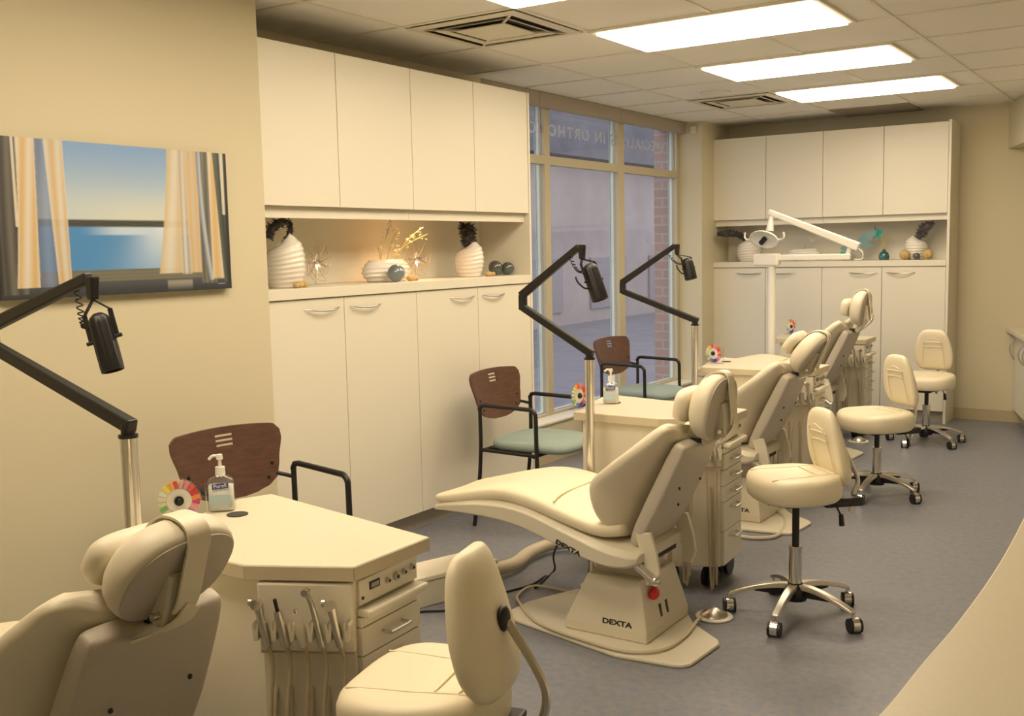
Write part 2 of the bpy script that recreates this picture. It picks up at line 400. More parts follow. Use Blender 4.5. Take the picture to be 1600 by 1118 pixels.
for j in range(NV+1):
    for i in range(NU+1):
        S_ = [art((i+a)/NU, (j+b_)/NV) for a in (-.4, -.13, .13, .4) for b_ in (-.3, .3)]; vv[j][i][L] = (*[sum(q[k] for q in S_)/8 for k in range(3)], 1)
for j in range(NV):
    for i in range(NU): bm.faces.new((vv[j][i], vv[j+1][i], vv[j+1][i+1], vv[j][i+1]))
me = bpy.data.meshes.new('painted_front'); bm.to_mesh(me); bm.free()
M = bpy.data.materials.new('oil paint'); M.use_nodes = True; nt = M.node_tree; b = nt.nodes['Principled BSDF']; b.inputs['Roughness'].default_value = .45
a = nt.nodes.new('ShaderNodeVertexColor'); a.layer_name = 'art'; nt.links.new(a.outputs[0], b.inputs[0]); me.materials.append(M)
t = thing('painting', 'canvas painting of a lake seen between blowing curtains on the khaki wall', 'painting', (-3.376, 0, 0))
o = bpy.data.objects.new('painted_front', me); COL.objects.link(o); o.parent = t
MB().box((-.034, py0, pz0), (-.0008, py1, pz1)).build('canvas_edge', mat('dark canvas edge', (.05, .04, .035), .7), t)

# ---------------------------------------------------------------- tall cabinets
ZT, ZUB, ZCT, ZCB, ZDB = 2.43, 1.708, 1.335, 1.296, .10
def bow_handle(parent, c, l, ax, out):
    ax, out = Vector(ax), Vector(out); c = Vector(c); pts = []
    for k in range(13):
        s = -1+2*k/12; pts.append(c+ax*(l/2*s)+out*(.004+.026*(1-s*s))-Vector((0, 0, 1))*(.010*(1-s*s)))
    b = MB(); b.tube(pts, [.0015+.0035*(1-(-1+2*k/12)**2)**.5 for k in range(13)], 8)
    n = 12; V1 = [b.v(c+ax*(l/2*(-1+2*k/n))+out*.006) for k in range(n+1)]; V2 = [b.v(p) for p in pts]
    return b.build('handle', m_handle, parent, smooth=True)
def cabinet_run(origin, d, out, wd, labels, depth, first_edge=0):
    """four doors along d starting at origin; out = direction the doors face (built in world space)"""
    O, d, out = Vector(origin), Vector(d), Vector(out)
    def B(b, a0, a1, o0, o1, z0, z1):
        p = O+d*a0+out*o0; q = O+d*a1+out*o1
        return b.box((min(p.x, q.x), min(p.y, q.y), z0), (max(p.x, q.x), max(p.y, q.y), z1))
    for k in range(2):
        a0, a1 = 2*wd*k, 2*wd*(k+1)
        for nm, z0, z1, lb in (('wall_cabinet', ZUB, ZT, labels[k]), ('base_cabinet', ZDB, ZCB-.012, labels[2+k])):
            mid = O+d*(a0+a1)/2; t = thing(nm, lb, 'cabinet', (mid.x, mid.y, z0 if nm[0] == 'w' else 0), group=labels[5])
            inv = Matrix.Translation(-Vector(t.location))
            b = MB(); b.T = inv; B(b, a0+.001, a1-.001, -depth, -.021, z0, z1).build('body', m_cabgap, t)
            for j in range(2):
                s0 = a0+wd*j+.002; s1 = a0+wd*(j+1)-.002
                b = MB(); b.T = inv; D = B(b, s0, s1, -.019, 0, z0+.001, z1-.002).build('door', m_cab, t, bevel=.0012)
                if nm[0] == 'b':
                    hc = (s1-.035-.115) if j == 0 else (s0+.035+.115)
                    c = inv @ (O+d*hc+Vector((0, 0, 1.236))); bow_handle(D, c, .23, d, out)
            if nm[0] == 'b':
                b = MB(); b.T = inv; B(b, a0+.001, a1-.001, -depth, -.055, 0, ZDB-.004).build('toe_kick', mat('toe kick grey', (.45, .41, .34), .6), t)
            else:
                b = MB(); b.T = inv; B(b, a0+.001, a1-.001, -.055, -.035, z0-.052, z0).build('light_rail', m_cab, t)
    return B
wl = .555
B = cabinet_run((-3.44, 3.145, 0), (0, 1, 0), (1, 0, 0), wl,
  ['tall cream wall cabinet next to the khaki painting wall', 'tall cream wall cabinet next to the window',
   'cream lower cabinet nearest the painting, behind the nearest brown chair', 'cream lower cabinet beside the window, behind a brown guest chair', '', 'cream laminate wall storage'], .37)
tag(B(MB(), -.005, 4*wl, -.37, .012, ZCB-.010, ZCT).build('countertop', m_cab, bevel=.002), 'long cream display shelf between upper and lower cabinets by the window', 'countertop')
tag(B(MB(), 0, 4*wl, -.385, -.371, ZCT+.001, ZUB-.001).build('niche_panel', m_cab), 'cream back panel of the display niche beside the painting', 'panel')
tag(B(MB(), 4*wl+.001, 4*wl+.02, -.38, .004, 0, ZT).build('end_panel', m_cab, bevel=.0015), 'cream full height end panel beside the window', 'panel')
wb = .5
B = cabinet_run((-3.719, 8.875, 0), (1, 0, 0), (0, -1, 0), wb,
  ['far wall cabinet nearest the window column', 'far wall cabinet at the right end of the far wall run',
   'far lower cabinet nearest the window column', 'far lower cabinet behind the farthest stool', '', 'cream laminate storage on the far wall'], .34)
tag(B(MB(), -.002, 4*wb, -.34, .012, ZCB-.010, ZCT).build('countertop', m_cab, bevel=.002), 'cream display shelf across the far wall cabinets', 'countertop')
tag(B(MB(), 0, 4*wb, -.35, -.341, ZCT+.001, ZUB-.001).build('niche_panel', m_cab), 'cream back panel of the display niche on the far wall', 'panel')
tag(B(MB(), 4*wb+.001, 4*wb+.022, -.35, .006, 0, ZT+.012).build('end_panel', m_cab, bevel=.0015), 'cream full height end panel at the right end of the far cabinets', 'panel')

# puck light in the near niche
t = thing('puck_light', 'small round light glowing under the wall cabinets in the near niche', 'light', (-3.60, 4.42, ZUB-.002))
MB().lathe([(.001, 0), (.034, 0), (.034, -.012), (.026, -.014), (.001, -.014)]).build('housing', m_chrome, t, smooth=True)
MB().lathe([(.001, -.0145), (.024, -.0145), (.024, -.017), (.001, -.017)]).build('lens', mat('halogen lens', (1, .52, .2), .4, emit=14), t, smooth=True)
ld = bpy.data.lights.new('bulb', 'SPOT'); ld.energy = 8; ld.color = (1, .50, .20); ld.spot_size = RD(150); ld.spot_blend = .9; ld.shadow_soft_size = .02
lo = bpy.data.objects.new('bulb', ld); COL.objects.link(lo); lo.parent = t; lo.location = (0, 0, -.03); lo.rotation_euler = (0, RD(-18), 0)

# ---------------------------------------------------------------- shelf ornaments
def ribbed_vase(name, label, loc, r, h, slant, sq=1.0, rz=0, ribs=9, low=False):
    t = thing(name, label, 'vase', loc, rz)
    b = MB(); rings = []; N = 44; nr = 40
    for i in range(nr+1):
        s = i/nr
        prof = (.80+.32*sin(pi*min(1, s*1.05))**.8) if not low else (.62+.42*sin(pi*(.12+.80*s)))
        if not low and s > .80: prof *= 1-1.15*((s-.80)/.20)**1.6*.5
        ring = []
        for k in range(N):
            a = 2*pi*k/N
            z = s*h*(1+slant*cos(a)*s); wv = s*ribs*2*pi+.9*sin(2*a)
            rr = r*prof*(1+.030*sin(wv))
            ring.append((rr*cos(a)*sq, rr*sin(a), z))
        rings.append(ring)
    for i in range(3):   # inner lip going down
        rings.append([(x*(.86-.03*i), y*(.86-.03*i), z-.018*(i+1)) for x, y, z in rings[nr]])
    b.rings(rings).build('vessel', m_vase, t, smooth='all'); return t
def plume(parent, pts, wds, mt, seed, n=170, name='plume'):
    rnd = random.Random(seed); P = spl(pts, 10); b = MB(); L = len(P)
    b.tube(P, [max(.004, interp(i/(L-1), wds)*.55) for i in range(L)], 10)
    for _ in range(n*3):
        i = rnd.randrange(L); c = P[i]; wv = interp(i/(L-1), wds)
        a = rnd.uniform(0, 2*pi); dirv = Vector((cos(a), sin(a), rnd.uniform(-.6, .8))).normalized()
        t0 = c+dirv*wv*.4; t1 = c+dirv*wv*rnd.uniform(.7, 1.12)+Vector((0, 0, rnd.uniform(-.01, .01)))
        s = Vector((rnd.uniform(-1, 1), rnd.uniform(-1, 1), rnd.uniform(-1, 1))).normalized()*.0035
        b.face([b.v(t0-s), b.v(t0+s), b.v(t1+s*.7), b.v(t1-s*.7)])
    return b.build(name, mt, parent)
SZ = ZCT+.001
v = ribbed_vase('ribbed_vase', 'tallest white ribbed vase with a drooping dark plume, beside the painting wall', (-3.585, 3.46, SZ), .092, .225, .14, .95, RD(60), 10)
plume(v, [(.0, 0, .19), (.035, .01, .25), (.03, .0, .295), (-.01, -.02, .305), (-.06, -.03, .27), (-.07, -.03, .23)], [(0, .020), (.4, .020), (.7, .038), (1, .02)], m_plume, 1)
def wire_flower(label, loc, r, rz):
    t = thing('wire_flower', label, 'ornament', loc, rz); rnd = random.Random(int(r*1e4)); b = MB()
    for k in range(9):
        a = 2*pi*k/9+rnd.uniform(-.1, .1); R = r*rnd.uniform(.85, 1.1); sp = .30
        for q in (1, .72):
            pts = [(0.02*sin(pi*i/10)*q, R*q*sin(pi*i/10)**.0*(i/10 if i <= 5 else 1-i/10)*2*cos(a+(-sp if i < 5 else sp)*sin(pi*i/10)), R*q*(i/10 if i <= 5 else 1-i/10)*2*sin(a+(-sp if i < 5 else sp)*sin(pi*i/10))+r) for i in range(11)]
            b.tube(spl(pts, 3), .0012, 5)
    b.build('wire_petals', m_gold, t)
    c = MB()
    for k in range(8):
        a = 2*pi*k/8; d = Vector((.35, cos(a), sin(a))).normalized()
        p = Vector((0, 0, r)); q = Vector((0, -sin(a), cos(a)))*.011
        c.face([c.v(p), c.v(p+d*.022+q), c.v(p+d*.045), c.v(p+d*.022-q)])
    c.ball((.008, 0, r), .012, 8); c.build('silver_centre', m_silver, t); return t
wire_flower('gold wire flower with silver centre between the tallest vase and the low bowl', (-3.66, 3.74, SZ), .115, .1)
wire_flower('gold wire flower with silver centre leaning behind the low oval bowl', (-3.72, 4.60, SZ), .115, -.1)
v = ribbed_vase('oval_bowl', 'low oval white ribbed bowl holding blossom twigs', (-3.62, 4.23, SZ), .165, .115, 0, .5, 0, 5, True)
def twigs(parent, starts, seed, bl=m_blossom, tw=m_twig):
    rnd = random.Random(seed); b = MB(); f = MB()
    for p0, p1 in starts:
        p0, p1 = Vector(p0), Vector(p1); mid = (p0+p1)/2+Vector((0, 0, .02)); P = spl([p0, mid, p1], 6); b.tube(P, .0022, 6)
        for k in range(12):
            q = P[rnd.randrange(3, len(P))]+Vector([rnd.uniform(-.018, .018) for _ in range(3)])
            for j in range(4):
                a = rnd.uniform(0, 6.3); u = Vector((cos(a), sin(a), rnd.uniform(-.5, .5)))*.011; w_ = u.cross(Vector((rnd.uniform(-1, 1), rnd.uniform(-1, 1), .3))).normalized()*.006
                f.face([f.v(q), f.v(q+u*.6+w_), f.v(q+u), f.v(q+u*.6-w_)])
    b.build('twigs', tw, parent); f.build('blossoms', bl, parent)
twigs(v, [((.0, -.05, .10), (.02, .02, .30)), ((0, .05, .10), (.05, .24, .28)), ((0, 0, .10), (.05, .30, .25)), ((0, -.04, .10), (0, -.06, .18)), ((0, .0, .1), (.0, .10, .27))], 3)
v = ribbed_vase('ribbed_vase', 'medium white ribbed vase with an upright sparkly dark plume, near the window', (-3.62, 4.98, SZ), .082, .195, .12, .95, RD(60), 8)
plume(v, [(0, 0, .16), (0, 0, .22), (-.01, -.01, .27), (-.03, -.02, .30)], [(0, .02), (.3, .05), (.8, .055), (1, .03)], m_plume, 2, 320)
def sphere(name, label, loc, r, mt, cat='ball'): return tag(MB().ball((0, 0, r), r, 20).build(name, mt, smooth='all'), label, cat)
def place(o, loc): o.location = loc; return o
place(sphere('glazed_ball', 'blue grey glazed ball in front of the low oval bowl', 0, .046, m_ball), (-3.49, 4.155, SZ))
place(sphere('glazed_ball', 'larger teal and brown glass ball, left of the pair near the window', 0, .045, m_ballt), (-3.62, 5.255, SZ))
place(sphere('glazed_ball', 'smaller teal and brown glass ball, right of the pair near the window', 0, .040, m_ballt), (-3.57, 5.315, SZ))
def dried(label, loc, n, seed, group):
    rnd = random.Random(seed)
    for k in range(n):
        r = rnd.uniform(.014, .02); a = k*2.1
        o = tag(MB().ball((0, 0, r*.8), r, 8, (1, 1.1, .8)).build('dried_fruit', m_pot, smooth='all'), ('middle', 'left', 'right')[((k-(n-1)/2) > 0)*2+((k-(n-1)/2) < 0)]+' one of three '+label, 'dried fruit', group)
        o.location = (loc[0]+.020*cos(a)*(k > 0), loc[1]+(k-(n-1)/2)*.032, loc[2])
dried('small golden dried fruits at the foot of the tallest ribbed vase', (-3.475, 3.455, SZ), 3, 1, 'dried fruit by the tallest vase')
dried('small golden dried fruits beside the blue grey ball and low bowl', (-3.49, 4.30, SZ), 3, 2, 'dried fruit by the low bowl')
dried('small golden dried fruits at the foot of the medium ribbed vase', (-3.52, 5.06, SZ), 3, 3, 'dried fruit by the medium vase')
# far shelf
v = ribbed_vase('ribbed_vase', 'round white ribbed vase with a black feather plume on the far shelf', (-3.43, 9.02, SZ), .100, .205, .12, .95, 0, 9)
plume(v, [(-.01, 0, .17), (-.06, -.04, .235), (-.13, -.12, .255), (-.20, -.19, .25)], [(0, .02), (.4, .05), (.8, .06), (1, .03)], m_plume, 5, 260)
v = ribbed_vase('oval_bowl', 'low white ribbed bowl with white orchids on the far shelf', (-2.93, 9.03, SZ), .15, .105, 0, .5, RD(90), 5, True)
twigs(v, [((0, 0, .09), (.02, -.03, .22)), ((0, 0, .09), (.02, -.10, .21))], 8, m_vase)
dried('golden dried fruits in front of the far white bowl', (-2.95, 8.93, SZ), 3, 6, 'dried fruit by the far bowl')
t = thing('butterfly_ornament', 'smoky teal butterfly ornament with turquoise flower on the far shelf', 'ornament', (-2.47, 9.02, SZ))
b = MB()
def petal(b, c, u, w_, n=10, bulge=.02):
    c, u, w_ = Vector(c), Vector(u), Vector(w_); nn = u.cross(w_).normalized()*bulge; V = []
    for i in range(n+1):
        s = i/n; V.append((c+u*s-w_*sin(pi*s)**.7*.5+nn*sin(pi*s), c+u*s+w_*sin(pi*s)**.7*.5+nn*sin(pi*s)))
    A = [(b.v(p), b.v(q)) for p, q in V]
    for (a0, a1), (b0, b1) in zip(A, A[1:]): b.face([a0, a1, b1, b0])
for u, w_ in (((.18, 0, .10), (-.03, 0, .07)), ((.15, -.01, -.03), (.02, 0, .06)), ((-.17, 0, .05), (.02, 0, .05)), ((-.14, 0, -.05), (-.02, 0, .06)), ((-.10, -.02, -.09), (-.05, 0, .05))): petal(b, (0, 0, .145), u, w_)
b.build('wings', m_tealg, t)
MB().tube(spl([(0, 0, .15), (.04, 0, .08), (.06, 0, 0)], 6), .003, 6).build('stem', m_gold, t)
b = MB(); rnd = random.Random(4)
for k in range(26): petal(b, (.18+rnd.uniform(-.03, .03), 0, .23+rnd.uniform(-.03, .03)), Vector((rnd.uniform(-1, 1), rnd.uniform(-.6, .2), rnd.uniform(-1, 1)))*.03, Vector((rnd.uniform(-1, 1), 0, rnd.uniform(-1, 1)))*.03, 4, .004)
for k in range(10): petal(b, (-.12+rnd.uniform(-.02, .02), 0, .03+rnd.uniform(0, .03)), Vector((rnd.uniform(-1, 1), rnd.uniform(-.6, .2), rnd.uniform(-1, 1)))*.04, Vector((rnd.uniform(-1, 1), 0, rnd.uniform(-1, 1)))*.04, 4, .004)
b.build('turquoise_flower', m_teald, t)
t = thing('reed_diffuser', 'teal glass reed diffuser on the far shelf', 'diffuser', (-2.24, 9.02, SZ))
MB().lathe([(.001, 0), (.04, 0), (.045, .03), (.035, .06), (.014, .075), (.014, .09), (.001, .09)]).build('bottle', mat('teal glass', (.02, .13, .13), .1, coat=1), t, smooth=True)
b = MB()
for k in range(6): b.cyl((0, 0, .08), (-.05+.02*k, .01*(k % 2), .24), .0018, n=6)
b.build('reeds', m_twig, t)
v = ribbed_vase('ribbed_vase', 'white ribbed vase with a purple plume at the right end of the far shelf', (-1.985, 9.03, SZ), .085, .185, -.1, .95, 0, 8)
plume(v, [(0, 0, .15), (.04, -.02, .21), (.08, -.05, .26), (.12, -.07, .29)], [(0, .01), (.3, .05), (.8, .06), (1, .03)], m_purple, 9, 260)
for k, (x, l) in enumerate(((-2.05, 'golden wicker ball at the left foot of the far right vase'), (-1.87, 'golden wicker ball at the right foot of the far right vase'))):
    place(sphere('wicker_ball', l, 0, .042, m_pot), (x, 8.925, SZ))
place(sphere('glazed_ball', 'small dark teal ball between the two wicker balls', 0, .030, m_ballt), (-1.96, 8.93, SZ))
place(sphere('glazed_ball', 'small dark ball beside the far white bowl', 0, .022, m_ballt), (-3.13, 8.90, SZ))

# ---------------------------------------------------------------- loft with interpolated stations
def stations(tab, n=5):
    out = []; K = len(tab)
    for i in range(K-1):
        a, b, c, d = tab[max(i-1, 0)], tab[i], tab[i+1], tab[min(i+2, K-1)]
        for k in range(n):
            t = k/n; out.append([.5*(2*q+(r-p)*t+(2*p-5*q+4*r-s)*t*t+(3*q-p-3*r+s)*t**3) for p, q, r, s in zip(a, b, c, d)])
    out.append(list(tab[-1])); return out
Y = Vector((0, 1, 0))

def dip(r, k):
    """lower the middle of a row so both shoulders stand up"""
    return [p-Vector((0, 0, .045*k*(1-min(1, abs(p.y)/.15)**2))) for p in r]
# ---------------------------------------------------------------- dental chair
def dental_chair(label, loc, rz=0, lift=0, tilt=12, hx=0, hz_=0, strap_y=.02, hs=1.0, bh=-.010):
    t = thing('dental_chair', label, 'dental chair', loc, rz, 'reclining treatment chairs')
    # base
    MB().prism([(-.475, -.19), (-.465, .0), (-.37, .245), (.10, .30), (.24, .11), (.385, .0), (.405, -.035), (.39, -.26), (.37, -.29), (.335, -.302), (.12, -.326)], .0, .016).build('base_plate', m_plastic, t, bevel=.006)
    b = MB(); r0 = [(-.17, -.19), (.18, -.19), (.18, .19), (-.17, .19)]; r1 = [(-.085, -.16), (.14, -.16), (.14, .14), (-.085, .14)]
    b.rings([[(x, y, z) for x, y in r] for r, z in ((r0, .016), (r0, .055), (r1, .245))])
    ped = b.build('pedestal', m_plastic, t, bevel=.006)
    text('DEXTA', 'lettering', .027, ped, m_print, frameM((.055, -.1885, .068), (1, 0, 0), (0, .03, .19)), 1.45, off=.0009)
    b = MB(); q = Matrix(((0, -.206, 0, .1805), (1, 0, 0, 0), (0, .98, 0, 0), (0, 0, 0, 1)))
    sw = MB(); sw.rings([[(x+dx, y, z) for x, z in ((.157, .06), (.176, .06), (.158, .145), (.140, .145))] for y, dx in ((-.075, 0), (.045, 0))]); sw.build('switch_plate', m_plastic_l, ped, bevel=.002)
    for y in (-.045, .010): MB().rings([[(x, yy, z) for x, z in ((.160, .078), (.1755, .078), (.1655, .130), (.150, .130))] for yy in (y-.011, y+.011)]).build('rocker_switch', m_black, ped, bevel=.003)
    b = MB().ball((.170, -.10, .185), .026, 14, (.7, 1.15, .9)).cyl((.170, -.10, .20), (.160, -.09, .232), .012); b.build('emergency_knob', m_red, t, smooth=True)
    MB().box((-.07, -.12, .24), (.12, .10, .36+lift)).build('lift_column', m_shell, t, bevel=.01)
    MB().box((-.10, -.14, .30+lift), (.15, .14, .335+lift)).build('mechanism', m_black, t)
    MB().cyl((.09, -.185, .35+lift), (.215, -.185, .265+lift), .018).ball((.215, -.185, .265+lift), .020, 10).build('hydraulic_strut', m_chrome, t, smooth=True)
    for y in (-.175, .155):
        pts = [(.16, .44), (.225, .44), (.25, .36), (.262, .29), (.24, .24), (.205, .24), (.205, .30), (.185, .35)]
        b = MB().rings([[(x-.035, yy, z+lift) for x, z in pts] for yy in (y, y+.02)]); b.build('hinge_bracket', m_plastic, t, bevel=.004)
    L = Vector((0, 0, lift)); X = Vector((1, 0, 0)); Z = Vector((0, 0, 1))
    # skirt
    tab = [(-.815, .418, .17, .008), (-.80, .42, .19, .016), (-.70, .438, .215, .028), (-.55, .453, .24, .040), (-.40, .455, .26, .048), (-.28, .438, .27, .052), (-.11, .388, .275, .052), (.03, .352, .275, .046), (.12, .343, .262, .036), (.165, .346, .235, .018)]
    sk = MB().rings([[Vector((x, y, z+q))+L for y, q in ((-a+min(.028, a*.2), b_), (a-min(.028, a*.2), b_), (a, b_-min(.020, b_*.6)), (a, -b_*.55), (a-min(.045, a*.3), -b_), (-a+min(.045, a*.3), -b_), (-a, -b_*.55), (-a, b_-min(.020, b_*.6)))] for x, z, a, b_ in stations(tab, 5)]).build('skirt', m_plastic, t, smooth=True, angle=22, bevel=.003)
    text('DEXTA', 'lettering', .024, sk, m_print, frameM((-.105, -.2775, .362+lift), (.945, 0, -.327), (.327, 0, .945)), 1.45, off=.0009)
    tab = [(-.825, .440, .12, .008), (-.81, .443, .175, .024), (-.70, .463, .205, .035), (-.55, .497, .225, .040), (-.42, .517, .245, .042), (-.28, .503, .258, .045), (-.12, .462, .262, .045), (.0, .432, .25, .040), (.075, .425, .20, .028)]
    cu = MB().rings([sring(Vector((x, 0, z))+L, Y, Z, a, b_, 3.2, 36, bend=.012) for x, z, a, b_ in stations(tab, 5)]).build('seat_cushion', m_leather, t, smooth='all')
    for xs in (-.215,):
        s = interp(xs, [(a, b_) for a, b_, _, _ in tab]); zt = s+.045
        MB().tube([(xs+.03*(y/.24)**2, y, zt+lift+.003+.012*(abs(y)/.25)**2-.022*(abs(y)/.25)**5) for y in [-.24+.04*k for k in range(13)]], .0035, 6).build('piping', m_leather, cu)
    # back
    up_ = Vector((.435, 0, .90)); fr_ = Vector((-.90, 0, .435))
    tab = [(.035, .40, .15, .018, .01), (.052, .43, .205, .035, .03), (.08, .49, .255, .040, .085), (.12, .57, .278, .040, .125), (.16, .65, .268, .040, .095), (.203, .735, .244, .040, .050), (.238, .80, .215, .038, .02), (.255, .835, .198, .030, .0), (.262, .848, .175, .014, 0)]
    bk = MB().rings([dip(sring(Vector((x, 0, z))+L, Y, fr_, a, b_, 3.2, 40, bend), max(0, (z-.60)/.25)) for x, z, a, b_, bend in stations(tab, 5)]).build('backrest', m_leather2, t, smooth='all')
    tab = [(.125, .375, .15, .008), (.13, .385, .165, .022), (.15, .43, .175, .030), (.20, .53, .178, .034), (.25, .635, .172, .034), (.292, .725, .164, .032), (.312, .768, .156, .026), (.316, .775, .144, .008)]
    sh = MB().rings([sring(Vector((x-.012, 0, z))+L, Y, fr_, a, b_, 6, 40, .0) for x, z, a, b_ in stations(tab, 4)]).build('back_shell', m_shell, t, smooth='all')
    for y, x, z in ((-.09, .262, .60), (.10, .262, .60), (-.02, .225, .52)): MB().ball((x+.0085, y, z+lift), .006, 8, (.7, 1, 1)).build('screw', m_dark, sh)
    # headrest
    a = RD(tilt); uh = Vector((sin(a), 0, cos(a))); fh = Vector((-cos(a), 0, sin(a))); hc = Vector((.345+hx, 0, .905+lift+hz_))
    P = lambda f, y, h: hc+fh*f+Y*y+uh*(h*hs)
    pad = MB().rings([sring(hc+fh*f, Y, uh, .143*hs*(.25+.75*k), .124*hs*k, 2.3, 40) for f, k in ((-.050, .88), (-.048, .95), (-.036, .99), (-.020, 1), (.004, .95), (.020, .84), (.032, .68), (.037, .5), (.039, .3))]).build('headrest', m_leather2, t, smooth='all')
    MB().rings([sring(hc+fh*f, Y, uh, .132*hs*k, .115*hs*k, 2.4, 40) for f, k in ((-.030, 1), (-.0525, 1), (-.055, .97))]).build('headrest_plate', m_shell, pad, smooth=True)
    MB().rings([sring(hc+fh*f+uh*bh, Y, uh, .118*hs*k, .062*hs*k, 3.5, 32) for f, k in ((.045, .85), (.053, .98), (.075, 1), (.092, .96), (.100, .75))]).build('neck_bolster', m_leather2, pad, smooth='all')
    def ribbon(pts, wd, name):
        S = spl(pts, 8); b = MB(); n = len(S); R = []
        for i, p in enumerate(S):
            d = (S[min(i+1, n-1)]-S[max(i-1, 0)]).normalized(); nn = d.cross(Y).normalized()*.0025
            s = d.cross(nn).normalized()*wd
            R.append([p-s-nn, p+s-nn, p+s+nn, p-s+nn])
        return b.rings(R).build(name, m_leather2, pad, smooth=True)
    sy = strap_y
    ribbon([P(.048, sy, -.07), P(.052, sy, .03), P(.035, sy, .095), P(-.012, sy, .131), P(-.052, sy, .122), P(-.072, sy, .06), P(-.092, sy, -.01), P(-.096, sy, -.05)], .026, 'strap')
    ribbon([P(-.100, sy+.015, -.035), P(-.106, sy-.005, -.065), P(-.098, sy-.045, -.095), P(-.080, sy-.08, -.125)], .020, 'strap_tail')
    br = MB(); br.bar(P(-.050, 0, .025), P(-.075, 0, -.10), .075, .03, fh, .065, .05); br.bar(P(-.062, 0, -.08), Vector((.335, 0, .765+lift)), .065, .05, fh, .06, .03)
    br.build('headrest_bracket', m_plastic, t, bevel=.006)
    MB().cyl(P(-.075, -.05, -.075), P(-.075, .05, -.075), .008).build('hinge_pin', m_chrome, t, smooth=True)
    MB().box((.29, -.035, .768+lift), (.33, .035, .785+lift)).build('slot', m_black, t)
    return t
dental_chair('nearest cream dental chair, seen from behind at the bottom left', (-2.00, 1.250, 0), 0, .02, 36, -.005, -.015, .0, .92, -.050)
dental_chair('cream dental chair in the middle, seen from the side beside the near stools', (-1.85, 3.55, 0), 0, 0, 10, .005, 0, .02)
dental_chair('third cream dental chair, beyond the middle one, with its headrest tipped back', (-2.085, 5.38, 0), 0, .03, 38, .02, 0, .0)
dental_chair('farthest cream dental chair, with the raised upright headrest', (-2.345, 7.38, 0), 0, .10, 8, .0, .03, .0)

